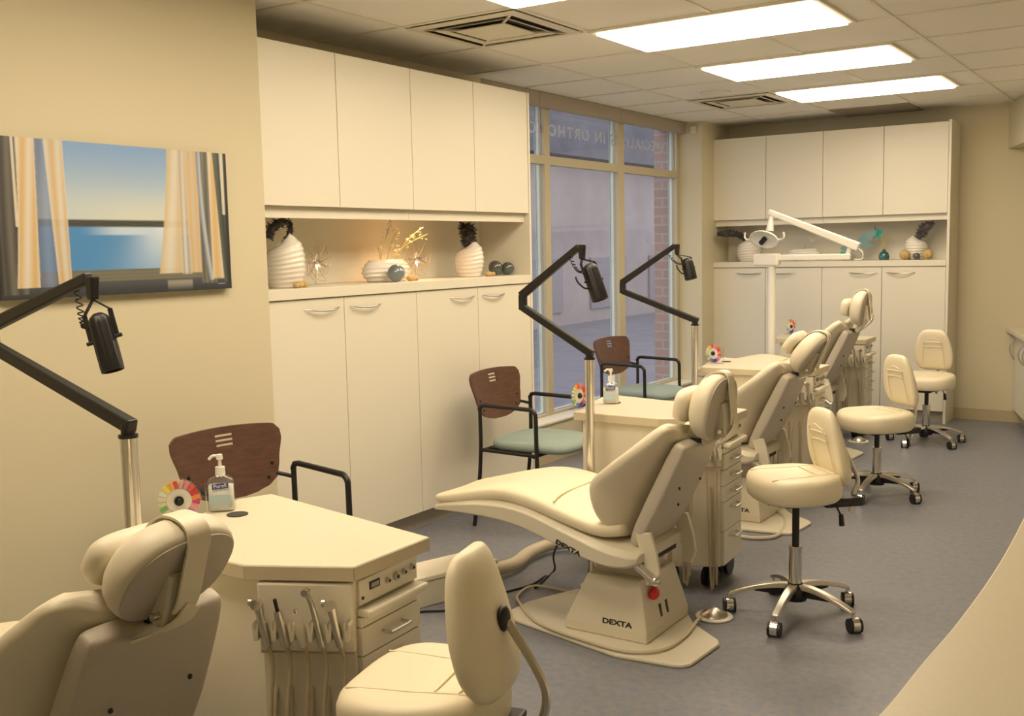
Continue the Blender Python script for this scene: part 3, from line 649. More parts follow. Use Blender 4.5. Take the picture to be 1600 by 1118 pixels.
# ---------------------------------------------------------------- carts
def cart(label, loc, control=True):
    t = thing('treatment_cart', label, 'cart', (loc[0], loc[1], 0), 0, 'dental treatment carts')
    top = [(0, 0), (.238, .12), (.235, .41), (-.49, .55), (-.53, .45), (-.42, 0.0)]
    MB().prism(top, .722, .76).build('worktop', m_counter, t, bevel=.003)
    ed = MB()
    for (x0, y0), (x1, y1) in zip(top, top[1:]+top[:1]):
        d = Vector((x1-x0, y1-y0, 0)).normalized(); n = Vector((d.y, -d.x, 0))
        ed.bar(Vector((x0, y0, .741))+n*.001, Vector((x1, y1, .741))+n*.001, .0025, .032)
    ed.build('edge_band', m_counter_edge, t)
    MB().lathe([(.001, .7605), (.030, .7605), (.030, .7625), (.024, .7632), (.001, .7632)], (-.385, .32, 0)).build('cable_grommet', m_dark, t, smooth=True)
    body = [(.02, .03), (.222, .137), (.205, .385), (-.465, .522), (-.50, .44), (-.395, .03)]
    MB().prism(body, .105, .722).build('body', m_plastic_l, t, bevel=.004)
    a = Vector((.222, .137, 0)); c = Vector((.205, .385, 0)); d = (c-a).normalized(); n = Vector((d.y, -d.x, 0)); Ld = (c-a).length
    F = frameM(a, d, (0, 0, 1)); F3 = F.copy()
    def fb(u0, u1, z0, z1, o0, o1, name, mt, par, bevel=.002):
        b = MB(); b.T = F; b.box((u0, z0, o0), (u1, z1, o1)); return b.build(name, mt, par, bevel=bevel)
    cp = fb(.008, Ld-.004, .655, .716, 0, .010, 'control_panel', mat('pale control panel', (.78, .74, .64), .35), t)
    fb(.045, .085, .684, .703, .010, .013, 'display', m_black, cp, .001)
    fb(.050, .080, .688, .699, .013, .0135, 'screen', mat('grey display', (.35, .35, .33), .3), cp, 0)
    for u, z, r in ((.115, .688, .008), (.150, .688, .011), (.183, .690, .008), (.218, .692, .009)):
        k = MB(); k.T = F; k.cyl((u, z, .010), (u, z, .020), r, r*.8); k.build('knob', m_brushed, cp, smooth=True)
        k = MB(); k.T = F; k.cyl((u, z, .0195), (u, z, .0215), r*.5, r*.4); k.build('knob_cap', m_black, cp, smooth=True)
    k = MB(); k.T = F; k.cyl((.018, .672, .010), (.018, .672, .013), .004); k.build('button', m_dark, cp)
    fb(.004, Ld+.004, .628, .648, 0, .042, 'pull_out_ledge', m_plastic_l, t, .006)
    zs = [(.603, .626), (.532, .600), (.462, .529), (.392, .459), (.262, .389), (.112, .259)]
    for i, (z0, z1) in enumerate(zs):
        fb(.004, Ld-.004, z0-.003, z0, 0, .008, 'drawer_gap', m_cabgap, t, 0)
        dr = fb(.004, Ld-.004, z0, z1, 0, .016, 'drawer', m_plastic_l, t, .002)
        if i:
            hz_ = z1-.030; b = MB(); b.T = F
            b.tube(spl([(.085, hz_, .012), (.085, hz_, .038), (.092, hz_, .044), (.158, hz_, .044), (.165, hz_, .038), (.165, hz_, .012)], 5), .0048, 8); b.build('handle', m_brushed, dr, smooth=True)
    # instrument panel on the angled face
    p = Vector((.02, .03, 0)); q = Vector((.222, .137, 0)); d = (q-p).normalized(); n = Vector((d.y, -d.x, 0)); Lp = (q-p).length
    G = frameM(p, d, (0, 0, 1))
    b = MB(); b.T = G; b.box((-.004, .548, 0), (Lp+.002, .718, .022)); ip = b.build('instrument_panel', m_plastic_l, t, bevel=.006)
    b = MB(); b.T = G; b.box((.0, .544, .002), (Lp, .548, .020)); b.build('panel_shadow_lip', m_counter_edge, ip)
    for k in range(6):
        u = .002+.0440*k; b = MB(); b.T = G
        b.rings([[(u-.005, .588, w_), (u+.005, .588, w_), (u+.009, .628, w_), (u+.004, .634, w_), (u, .612, w_), (u-.004, .634, w_), (u-.009, .628, w_)] for w_ in (.020, .058)]); b.build('holder', m_plastic, ip, bevel=.0015)
    for x, y in ((.16, .17), (.15, .37), (-.42, .44), (-.33, .09), (.0, .10)):
        cs = MB()
        for s in (-.016, .016): cs.cyl((x+s-.009, y, .046), (x+s+.009, y, .046), .045, n=24)
        cs.cyl((x, y, .05), (x, y, .107), .012); cs.build('caster', m_black, t, smooth=True)
    return t, G, Lp
CARTS = [(-1.873, 1.636), (-1.91, 3.98), (-2.09, 5.81), (-2.33, 7.81)]
for P_, l in zip(CARTS, ('nearest cream treatment cart with angled worktop and five handpieces', 'second cream treatment cart behind the middle dental chair, by the steel pole', 'third cream treatment cart behind the third dental chair', 'farthest cream treatment cart in front of the far cabinets')):
    _, G, Lp = cart(l, P_)
def handpiece(kind, label, cl, k, rnd, drop=.36):
    """instrument resting in slot k of a cart, with its own hose"""
    o = Vector((cl[0], cl[1], 0)); u = .024+.0440*k
    base = o+(G @ Vector((u, .585, .044))); n = Vector((G[0][2], G[1][2], 0)); d = Vector((G[0][0], G[1][0], 0))
    t = thing('dental_handpiece', label, 'handpiece', base)
    tip = Vector((0, 0, 1))*.085+n*.012-d*.012
    A = -tip*.15; u_ = tip.normalized()
    if kind == 'turbine':
        pts = spl([A, tip*.45, tip*1.1+n*.004, tip*1.45-d*.008], 6); nn = len(pts)
        MB().tube(pts, [.0095-.004*i/nn for i in range(nn)], 12).build('grip', m_brushed, t, smooth=True)
        hd = tip*1.47-d*.010; MB().cyl(hd-n*.009+d*.002, hd+n*.010, .0085).build('head', m_chrome, t, smooth=True)
    elif kind == 'syringe':
        MB().tube([A, tip*.3, tip*.75, tip*1.1], [.009, .012, .010, .013], 12).build('grip', m_brushed, t, smooth=True)
        MB().cyl(tip*1.08-n*.004, tip*1.12+n*.016, .012).cyl(tip*1.15-d*.012, tip*1.15-d*.02, .009).build('head', m_chrome, t, smooth=True)
    elif kind == 'dark':
        MB().tube([A, tip*.5, tip*.9], [.012, .013, .010], 12).build('grip', m_brushed, t, smooth=True)
        MB().cyl(tip*.9, tip*1.25, .0045).build('nozzle', m_black, t, smooth=True)
    else:
        MB().tube([A, tip*.3, tip*.55, tip*.85], [.010, .014, .010, .006], 12).build('grip', m_plastic, t, smooth=True)
        MB().cyl(tip*.83, tip*.95, .005).build('nozzle', m_chrome, t, smooth=True)
    dn = drop+.06*rnd.random(); sx = rnd.uniform(-.03, .03)
    inward = -n
    MB().tube(spl([A, A-u_*.05, Vector((0, 0, -.20))+d*sx*.5, Vector((0, 0, -dn-.05))+d*sx+n*.006, Vector((0, 0, -dn-.075))+d*sx*1.2+inward*.008, Vector((0, 0, -dn-.05))+d*sx*1.5+inward*.028, Vector((0, 0, -.20))+d*sx*1.2+inward*.030, Vector((0, 0, -.12))+d*sx*1.1+inward*.052], 7), .0052, 8).build('hose', m_hosed, t, smooth=True)
rnd = random.Random(11)
kinds = ['syringe', 'dark', 'plain', 'turbine', 'syringe']
nm1 = ['leftmost handpiece on the nearest cart, silver with a round knob', 'second handpiece from the left on the nearest cart, with a dark nozzle', 'short pale middle handpiece on the nearest cart', 'tall curved steel turbine handpiece on the nearest cart', 'rightmost handpiece on the nearest cart, silver with a round end']
for k in range(5): handpiece(kinds[k], nm1[k], CARTS[0], k, rnd)
for k in range(5): handpiece(kinds[k], ['leftmost', 'second from left', 'middle', 'second from right', 'rightmost'][k]+' tan hosed handpiece on the second cart, beside the middle dental chair', CARTS[1], k, rnd, .42)
for k in range(5): handpiece(kinds[k], ['leftmost', 'second from left', 'middle', 'second from right', 'rightmost'][k]+' handpiece on the third cart, behind the third dental chair', CARTS[2], k, rnd)
for k in range(5): handpiece(kinds[k], ['leftmost', 'second from left', 'middle', 'second from right', 'rightmost'][k]+' handpiece on the farthest cart in front of the far cabinets', CARTS[3], k, rnd)

# ---------------------------------------------------------------- stools
def stool_parts(seat, name_label, loc, rz, leg_rot, back_h=None, group='operator stools', sc=1.0, bx=.205):
    """backrest on local +x; seat = height of seat top"""
    t = thing('operator_stool', name_label, 'stool', loc, rz, group)
    sz = seat-.045
    rings = []
    for h, k in ((-.050, .84), (-.048, .93), (-.036, .985), (-.01, 1), (.016, 1), (.032, .965), (.042, .89), (.046, .75), (.047, .35)):
        r = []
        for j in range(44):
            a = 2*pi*j/44; rx = .188*sc; ry = .20*sc*(1-.14*cos(a)) 
            x = math.copysign(abs(cos(a))**.8, cos(a))*rx*k; y = math.copysign(abs(sin(a))**.8, sin(a))*ry*k
            dz = .012*(abs(y)/.2)**2*(h > -.02)-.010*(x < -.1)*((-x-.1)/.1)**2 + .012*(h > 0)*max(0, x/.2)
            r.append((x-.005, y, sz+h+dz))
        rings.append(r)
    st = MB().rings(rings).build('seat', m_leather, t, smooth='all')
    for y in (-.095, .095): MB().tube([(x, y*(1-.15*x/.2), sz+.0480+.012*max(0, x/.2)+.002-.004*abs(x/.15)**3) for x in [-.15+.03*q for q in range(11)]], .0022, 6).build('seam', m_leather, st)
    for x in (.05, .105): MB().tube([(x, y, sz+.0490+.012*x/.2+.0020) for y in (-.085, -.04, 0, .04, .085)], .0022, 6).build('seam', m_leather, st)
    MB().box((-.12, -.10, seat-.108), (.19, .10, seat-.090)).box((.10, -.06, seat-.135), (.262, .06, seat-.10)).box((-.06, -.045, seat-.13), (.10, .045, seat-.10)).build('seat_plate', m_black, t, bevel=.006)
    MB().cyl((-.0, 0, .20), (0, 0, seat-.10), .0145).build('gas_lift', m_blackm, t, smooth=True)
    MB().cyl((0, 0, .085), (0, 0, .275), .026).cyl((0, 0, .275), (0, 0, .287), .028).build('column', m_chrome, t, smooth=True)
    MB().lathe([(.001, .060), (.045, .065), (.052, .085), (.046, .115), (.028, .135), (.001, .135)]).build('hub', m_black, t, smooth=True)
    for k in range(5):
        a = leg_rot-rz+2*pi*k/5; c, s = cos(a), sin(a)
        pr_ = [(.02, .120), (.07, .122), (.14, .112), (.21, .094), (.265, .074)]
        S = spl([(r, 0, z) for r, z in pr_], 5); b = MB(); R = []
        for i, p in enumerate(S):
            wd = .021-.004*i/len(S); th = .011-.004*i/len(S)
            R.append([(p.x*c-y*s, p.x*s+y*c, p.z+z) for y, z in ((-wd, -th), (wd, -th), (wd*.8, th), (-wd*.8, th))])
        lg = b.rings(R).build('leg', m_brushed, t, smooth=True, bevel=.003)
        MB().bar((.03*c, .03*s, .095), (.16*c, .16*s, .096), .018, .03, w1=.014, h1=.008).build('leg_underside', m_black, lg)
        px, py = .262*c, .262*s; ca = RD(31+(-25, 10, -8, 22, 0)[k])-rz; x_, y_ = cos(ca), sin(ca)
        cb = MB()
        for q in (-.019, .019): cb.cyl((px+x_*(q-.005)+.010*y_, py+y_*(q-.005)-.010*x_, .028), (px+x_*(q+.005)+.010*y_, py+y_*(q+.005)-.010*x_, .028), .028, n=24)
        cs = cb.build('caster', m_black, t, smooth=True)
        MB().cyl((px, py, .03), (px, py, .078), .006).cyl((px+x_*-.0135+.010*y_, py-y_*.0135-.010*x_, .030), (px+x_*.0135+.010*y_, py+y_*.0135-.010*x_, .030), .0285, n=24).build('chrome_hood', m_chrome, cs, smooth=True)
    # backrest
    zb = seat+(back_h if back_h is not None else .01); Hb = .31; tl = RD(-14)
    R = []
    tab = [(0, .08, .012), (.02, .112, .026), (.07, .135, .034), (.14, .138, .034), (.21, .124, .032), (.27, .102, .028), (.30, .078, .020), (.310, .055, .010), (.312, .03, .004)]
    for h, a_, b_ in stations(tab, 4):
        a_ = max(a_, .02); b_ = max(b_, .003)
        c = Vector((bx+h*sin(tl), 0, zb+h*cos(tl))); R.append(sring(c, Y, Vector((-cos(tl), 0, sin(tl))), a_, b_, 2.7, 36, .028*(a_/.15)**2))
    bk = MB().rings(R).build('backrest', m_leather, t, smooth='all')
    P = lambda h, y, f: Vector((bx+h*sin(tl)-f*cos(tl), y, zb+h*cos(tl)+f*sin(tl)))
    b = MB()
    b.tube([P(h, .078*s, .034+.012) for s, h in ((-1, .03), (-.95, .15), (-.75, .245), (0, .262), (.75, .245), (.95, .15), (1, .03))], .0025, 6)
    b.build('seam', m_leather, bk)
    for h in (.19, .225): MB().tube([P(h, y, .0345+.012*(abs(y)/.07)**2*.6) for y in (-.07, -.035, 0, .035, .07)], .0045, 6).build('pleat', m_leather, bk)
    MB().tube(spl([P(.15, 0, -.035), P(.12, 0, -.052), (.265, 0, zb+.01), (.25, 0, seat-.09), (.235, 0, seat-.17)], 7), .010, 8).build('back_bar', m_brushed, t, smooth=True)
    MB().ball(P(.15, 0, -.037), .024, 12, (.6, 1, 1.2)).build('bar_knob', m_black, t, smooth=True)
    MB().cyl((.13, -.07, seat-.11), (.15, -.085, seat-.16), .004).cyl((.15, -.085, seat-.155), (.153, -.088, seat-.20), .009, .011).build('lever', m_black, t, smooth=True)
    return t
stool_parts(.57, 'nearest cream stool at the bottom of the photo, beside the nearest cart', (-1.370, 1.700, 0), RD(14), RD(20), -.005, sc=.95, bx=.175)
stool_parts(.58, 'cream stool in the middle foreground, seen side on beside the second cart', (-1.318, 3.995, 0), RD(44), RD(-88), -.045, sc=.93, bx=.185)
stool_parts(.495, 'third cream stool, farther back with its pleated backrest turned to us', (-1.56, 6.19, 0), RD(50), RD(-95), .03, sc=1.06)
stool_parts(.51, 'farthest cream stool, in front of the far cabinets, facing the camera', (-1.66, 7.98, 0), RD(85), RD(-110), .02)

# ---------------------------------------------------------------- guest chairs
def guest_chair(label, loc, rz):
    t = thing('guest_chair', label, 'chair', loc, rz, 'guest chairs along the window wall')
    for s in (-1, 1):
        y = .25*s
        MB().tube(spl([(-.23, y, 0), (-.19, y, .25), (-.175, y, .45), (-.175, y, .655)], 6), .011, 10).build('leg', m_blackm, t, smooth=True)
        fl = [(.205, y, 0), (.185, y, .25), (.18, y, .45), (.178, y, .61), (.172, y, .645), (.150, y, .662)]
        MB().tube(spl(fl, 6)+[Vector((-.14, y, .668)), Vector((-.165, y, .664)), Vector((-.18, y, .640))], .0115, 10).build('arm_and_front_leg', m_blackm, t, smooth=True)
        MB().cyl((-.18, y, .425), (.18, y, .420), .010).build('side_rail', m_blackm, t, smooth=True)
    MB().cyl((-.17, -.25, .42), (-.17, .25, .42), .010).cyl((.16, -.25, .415), (.16, .25, .415), .010).bar((-.02, -.2, .425), (-.02, .2, .425), .25, .012).build('seat_frame', m_blackm, t, smooth=True)
    R = []
    for h, k in ((-.022, .90), (-.018, .97), (0, 1), (.016, .98), (.026, .90), (.030, .6)):
        R.append([(x+.065, y, .452+h-.010*max(0, (x-.1)/.1)**2) for x, y, z in [tuple(p) for p in sring((0, 0, 0), (1, 0, 0), Y, .235*k, .245*k, 3.4, 40)]])
    MB().rings(R).build('seat', m_sea, t, smooth='all')
    # plywood backrest: curved sheet with three slots
    NUu, NVv = 36, 30
    def wdt(v): return interp(v, [(0, .05), (.04, .11), (.12, .165), (.25, .200), (.5, .215), (.85, .238), (.97, .236), (1, .228)])
    def ztop(u): return .835-.012*abs(u)**2-.05*max(0, abs(u)-.9)**2*30
    b = MB(); F_, K_ = [], []
    def pos(u, v, off):
        wv = wdt(v); y = u*wv; z0 = .562-.0+.03*abs(u)**2*0; z = z0+(ztop(u)-z0)*v
        x = -.205-.030*(1-(y/.25)**2)-.06*(v-.3)+off; return (x, y, z)
    for off, A in ((.006, F_), (-.006, K_)):
        for j in range(NVv+1): A.append([b.v(pos(-1+2*i/NUu, j/NVv, off)) for i in range(NUu+1)])
    def hole(i, j): return 15 <= i < 21 and j in (22, 24, 26)
    for j in range(NVv):
        for i in range(NUu):
            if hole(i, j): continue
            b.face([F_[j][i], F_[j][i+1], F_[j+1][i+1], F_[j+1][i]]); b.face([K_[j][i], K_[j+1][i], K_[j+1][i+1], K_[j][i+1]])
    for i in range(NUu):
        b.face([F_[0][i], K_[0][i], K_[0][i+1], F_[0][i+1]]); b.face([F_[NVv][i], F_[NVv][i+1], K_[NVv][i+1], K_[NVv][i]])
    for j in range(NVv):
        b.face([F_[j][0], F_[j+1][0], K_[j+1][0], K_[j][0]]); b.face([F_[j][NUu], K_[j][NUu], K_[j+1][NUu], F_[j+1][NUu]])
        for i in range(15, 21):
            pass
    for j in (22, 24, 26):
        for i in range(15, 21):
            for (a, c) in (((j, i), (j, i+1)), ((j+1, i+1), (j+1, i))):
                b.face([F_[a[0]][a[1]], F_[c[0]][c[1]], K_[c[0]][c[1]], K_[a[0]][a[1]]])
        for i in (15, 21): b.face([F_[j][i], F_[j+1][i], K_[j+1][i], K_[j][i]])
    bk = b.build('backrest', m_wood, t, smooth=True)
    for u, v in ((-.82, .22), (-.86, .42), (.82, .22), (.86, .42)):
        MB().ball(pos(u, v, .007), .008, 8, (.5, 1, 1)).build('bolt', m_black, bk)
    for s in (-1, 1): MB().cyl((-.176, .250*s, .61), (-.215, .195*s, .63), .008).build('back_mount', m_blackm, t, smooth=True)
    return t
gc = guest_chair('nearest brown backed guest chair, half hidden behind the nearest cart', (-2.86, 2.61, 0), RD(-10))
dup(gc, (-3.02, 4.71, 0), RD(0), 'brown backed guest chair with sea green seat against the near cabinets')
dup(gc, (-3.36, 6.70, 0), RD(-4), 'farthest brown backed guest chair, in front of the window')

# ---------------------------------------------------------------- black spot lights on steel poles
def treatment_light(label, base, ztop, elbow, tip, head0, head1, rr, handle=True, sd=None):
    x, y = base; t = thing('treatment_light', label, 'lamp', (x, y, 0), 0, 'black task lights on steel poles')
    o = Vector((x, y, 0)); pole_top = Vector((0, 0, ztop)); E_, T_ = Vector(elbow)-o, Vector(tip)-o; h0, h1 = Vector(head0)-o, Vector(head1)-o
    MB().cyl((0, 0, .02), (0, 0, ztop), .0205, n=28).build('pole', m_chrome, t, smooth=True)
    MB().lathe([(.001, 0), (.055, 0), (.055, .012), (.03, .03), (.001, .03)]).build('pole_foot', m_brushed, t, smooth=True)
    MB().cyl((0, 0, ztop-.004), (0, 0, ztop+.004), .024).cyl((0, 0, ztop), (0, 0, ztop+.03), .017).build('swivel_collar', m_black, t, smooth=True)
    p0 = pole_top+Vector((0, 0, .030)); lo_end = E_-Vector((0, 0, .022)); hi0 = E_+Vector((0, 0, .035))
    MB().bar(p0+(p0-lo_end).normalized()*.02, lo_end, .032, .036, w1=.030, h1=.032).build('lower_arm', m_blackm, t, bevel=.005)
    MB().bar(lo_end+Vector((0, 0, -.012)), hi0, .028, .034).build('elbow', m_blackm, t, bevel=.005)
    d = (T_-hi0).normalized()
    ua = MB().bar(hi0-d*.01, T_, .030, .036, w1=.026, h1=.028).build('upper_arm', m_blackm, t, bevel=.005)
    ax = (h1-h0).normalized(); side = ax.cross(Vector((fwd_.x, fwd_.y, 0))).normalized(); side = ax.cross(side).normalized() if False else (Vector(sd) if sd else Vector((R_.x, R_.y, 0))).normalized()
    side = (side-ax*side.dot(ax)).normalized()
    kn = T_+Vector((.010, 0, -.055))
    MB().bar(T_+d*.012, kn, .026, .030, (1, 0, 0), .022, .022).build('wrist', m_blackm, t, bevel=.004)
    yk = MB(); piv = h0+ax*((h1-h0).length*.42)
    for s in (-1, 1):
        a = kn; b_ = h0+side*s*(rr+.006)-ax*.012; c = piv+side*s*(rr+.006)
        yk.bar(a, b_, .012, .004, ax); yk.bar(b_, c, .012, .004, side.cross(ax)); yk.cyl(piv+side*s*(rr-.002), piv+side*s*(rr+.018), .005)
    yk.build('yoke', m_blackm, t)
    # ribbed head
    z = ax; xx = side; yy = z.cross(xx); Mx = Matrix((xx, yy, z)).transposed(); Lh = (h1-h0).length; R = []; n = 72
    for q, k in ((-.008, .45), (0, .80), (.006, .95), (.02, 1), (Lh*.6, 1.03), (Lh-.01, 1.06), (Lh, 1.03), (Lh, .85), (Lh-.012, .80)):
        rib = .0 if q < .02 or q > Lh-.011 else .035
        R.append([h0+Mx @ Vector((rr*k*(1+rib*(1 if j % 6 < 3 else -1))*cos(2*pi*j/n), rr*k*(1+rib*(1 if j % 6 < 3 else -1))*sin(2*pi*j/n), q)) for j in range(n)])
    hd = MB().rings(R).build('lamp_head', m_black, t, smooth=True)
    c = h0+ax*(Lh-.010); MB().cyl(c, c+ax*.002, rr*.76).build('lens', mat('unlit lens', (.25, .25, .25), .1), hd, smooth=True)
    if handle: MB().tube(spl([piv+ax*.03-side*(rr), piv+ax*.025-side*(rr+.03), piv-ax*.005-side*(rr+.055), piv-ax*.03-side*(rr+.058)], 6), .004, 8).build('grab_handle', m_black, t, smooth=True)
    # coiled cord
    a = T_-d*.055-Vector((0, 0, .018)); b_ = h0-side*(rr+.012)+ax*.02; P = []; turns = 8; N = turns*12; dv = (b_-a); e1 = Vector((1, 0, 0)); e2 = dv.normalized().cross(e1).normalized()
    for i in range(N+1):
        s = i/N; P.append(a+dv*s+Vector((0, 0, -.02*sin(pi*s)))+(e1*cos(2*pi*turns*s)+e2*sin(2*pi*turns*s))*.008)
    MB().tube(P, .0020, 5).build('coiled_cord', m_black, t)
    return t
fwd_ = fw
treatment_light('black task light on the nearest pole, in front of the painting', (-2.21, 1.58), 1.052, (-2.7883, 1.58, 1.2781), (-2.3287, 1.58, 1.4454), (-2.3009, 1.58, 1.3473), (-2.2544, 1.58, 1.2131), .027, False)
treatment_light('black task light on the middle pole, in front of the window', (-2.188, 3.875), 1.017, (-2.525, 3.875, 1.256), (-2.228, 3.875, 1.500), (-2.185, 3.875, 1.415), (-2.130, 3.875, 1.270), .034, sd=(.35, .93, 0))
treatment_light('black task light on the farthest steel pole, by the window column', (-2.498, 5.6998), 1.0234, (-2.9767, 5.6998, 1.2415), (-2.6217, 5.6998, 1.495), (-2.5507, 5.6998, 1.4088), (-2.5203, 5.6998, 1.2922), .034, sd=(.35, .93, 0))

# ---------------------------------------------------------------- white exam light at the far cart
t = thing('exam_light', 'white overhead dental light on a tall white post at the far cart', 'lamp', (-2.752, 7.725, 0))
m_wh = mat('white enamel', (.84, .82, .74), .3)
MB().cyl((0, 0, 0), (0, 0, 1.33), .031, n=24).build('post', m_wh, t, smooth=True)
MB().lathe([(.001, 0), (.08, 0), (.08, .012), (.045, .03), (.001, .03)]).build('foot', m_wh, t, smooth=True)
MB().box((-.135, -.045, 1.325), (.06, .045, 1.418)).build('pivot_box', m_wh, t, bevel=.014)
MB().bar((.0, 0, 1.385), (.60, 0, 1.385), .05, .045).build('swing_arm', m_wh, t, bevel=.008)
MB().bar((.575, 0, 1.39), (.595, 0, 1.47), .035, .035, w1=.03, h1=.03).build('arm_joint', m_wh, t, bevel=.006)
MB().bar((.655, 0, 1.455), (-.025, 0, 1.735), .052, .062, w1=.042, h1=.040).build('spring_arm', m_wh, t, bevel=.008)
MB().cyl((-.005, 0, 1.70), (-.012, -.01, 1.59), .018, .030).build('head_stem', m_wh, t, smooth=True)
hc = Vector((-.055, -.02, 1.525))
nn = Vector((-.25, -.75, -.6)).normalized(); xx = Vector((1, -.3, 0)); xx = (xx-nn*xx.dot(nn)).normalized(); yy = nn.cross(xx); Mx = Matrix((xx, yy, nn)).transposed()
MB().rings([[hc+Mx @ Vector((.13*k*cos(2*pi*j/36), .085*k*sin(2*pi*j/36), q)) for j in range(36)] for q, k in ((-.03, .3), (-.028, .7), (-.01, .95), (.0, 1), (.008, .98), (.0, .88), (-.012, .6), (-.016, .2))]).build('reflector_shell', m_wh, t, smooth='all')
MB().cyl(hc-nn*.012, hc+nn*.045, .020).build('bulb_shield', m_black, t, smooth=True)
for s in (-1, 1): MB().tube(spl([hc+xx*.12*s, hc+xx*.16*s-yy*.0, hc+xx*.185*s+Vector((0, 0, .02)), hc+xx*.18*s+Vector((0, 0, .055))], 6), .007, 8).build('handle', m_wh, t, smooth=True)
MB().tube(spl([(.64, 0, 1.45), (.68, -.01, 1.42), (.68, 0, 1.37), (.62, 0, 1.365)], 8), .005, 8).build('cable', m_wh, t, smooth=True)

# ---------------------------------------------------------------- things on the carts
m_gel = glassy('clear bottle plastic', (.95, .96, .95), .85, .05)
def pump_bottle(label, loc, rz):
    t = thing('sanitizer_bottle', label, 'pump bottle', loc, rz)
    bt = MB().rings([sring((0, 0, z), (1, 0, 0), Y, a, b_, 4, 28) for z, a, b_ in ((0, .034, .020), (.004, .038, .023), (.03, .038, .023), (.085, .037, .022), (.094, .033, .020), (.101, .018, .014), (.106, .013, .013))]).build('bottle', m_gel, t, smooth='all')
    MB().rings([sring((0, 0, z), (1, 0, 0), Y, a, b_, 4, 28) for z, a, b_ in ((.003, .032, .018), (.005, .0355, .0205), (.075, .0345, .0195))]).build('gel', mat('pale blue gel', (.80, .80, .76), .25), bt, smooth='all')
    MB().rings([[(x, -.0240, z) for x, z in ((-.030, a), (.030, a), (.030, b_), (-.030, b_))] for a, b_ in ((.02, .05),)]+[[(x, -.0236, z) for x, z in ((-.030, .02), (.030, .02), (.030, .05), (-.030, .05))]]).build('label', mat('light blue label', (.50, .64, .70), .4), bt)
    MB().rings([[(x, y, z) for x, z in ((-.022, .066), (.024, .070), (.024, .086), (-.022, .082))] for y in (-.0246, -.0238)]).build('brand_patch', mat('navy patch', (.04, .07, .25), .4), bt)
    text('Purell', 'lettering', .016, bt, mat('white print', (.85, .85, .85), .4), frameM((.001, -.0250, .0715), (1, 0, .09), (-.09, 0, 1)), 1.0, ext=.0002)
    MB().cyl((0, 0, .104), (0, 0, .128), .0145, .0135).cyl((0, 0, .128), (0, 0, .152), .005).cyl((0, 0, .150), (0, 0, .164), .010, .008).tube(spl([(.002, 0, .158), (-.018, 0, .160), (-.030, 0, .150)], 5), .0045, 8).build('pump', mat('white pump', (.85, .83, .78), .35), t, smooth=True)
    return t
pump_bottle('clear pump bottle of hand gel on the nearest cart', (-2.335, 1.967, .761), RD(42))
pump_bottle('clear pump bottle of hand gel on the second cart by the steel pole', (-2.299, 4.273, .761), RD(20))
WCOL = [(.8, .75, .6), (.25, .55, .2), (.65, .75, .45), (.85, .8, .7), (.8, .85, .75), (.9, .8, .1), (.9, .45, .05), (.8, .1, .05), (.75, .4, .35), (.8, .25, .35), (.8, .1, .1), (.75, .03, .05), (.85, .25, .05), (.7, .05, .2), (.8, .35, .45), (.6, .15, .4), (.1, .08, .4), (.05, .06, .3), (.3, .1, .5), (.1, .35, .6)]
def colour_wheel(label, loc, rz):
    """round sample wheel facing local -y"""
    t = thing('colour_wheel', label, 'sample wheel', loc, rz); c = Vector((0, 0, .062)); Q = lambda r, a, y: (c.x+r*cos(a), y, c.z+r*sin(a))
    MB().rings([[Q(.060, 2*pi*k/40, y) for k in range(40)] for y in (.0, .003)]).build('disc', glassy('clear acrylic', (.93, .93, .9), .82, .1), t)
    MB().rings([[Q(.033, 2*pi*k/40, y) for k in range(40)] for y in (-.003, .0)]).build('white_ring', mat('white card', (.82, .80, .74), .5), t)
    MB().rings([[Q(.013, 2*pi*k/24, y) for k in range(24)] for y in (-.010, -.003)]).ball(Q(0, 0, -.010), .009, 10).build('hub', m_black, t)
    for k, col in enumerate(WCOL):
        a = pi*1.25-2*pi*k/20; da = .115; r0, r1 = .035, .055
        MB().rings([[Q(r0, a-da, y), Q(r1, a-da, y), Q(r1+.002, a, y), Q(r1, a+da, y), Q(r0, a+da, y)] for y in (-.005, .0)]).build('sample', mat('sample %.2f %.2f %.2f' % col, col, .4), t)
    MB().box((.0, -.004, .0), (.075, .004, .004)).box((.070, -.003, .0), (.0735, .003, .105)).box((-.045, .004, .0), (.045, .03, .004)).build('stand', glassy('clear acrylic', (.93, .93, .9), .82, .1), t)
colour_wheel('round wheel of coloured samples on the nearest cart, behind the headrest', (-2.33, 1.815, .761), RD(52))
colour_wheel('round wheel of coloured samples on the second cart, behind the steel pole', (-2.345, 4.05, .761), RD(85))
colour_wheel('round wheel of coloured samples on the third cart', (-2.51, 6.01, .761), RD(-12))
colour_wheel('round wheel of coloured samples on the farthest cart', (-2.76, 8.20, .761), RD(75))

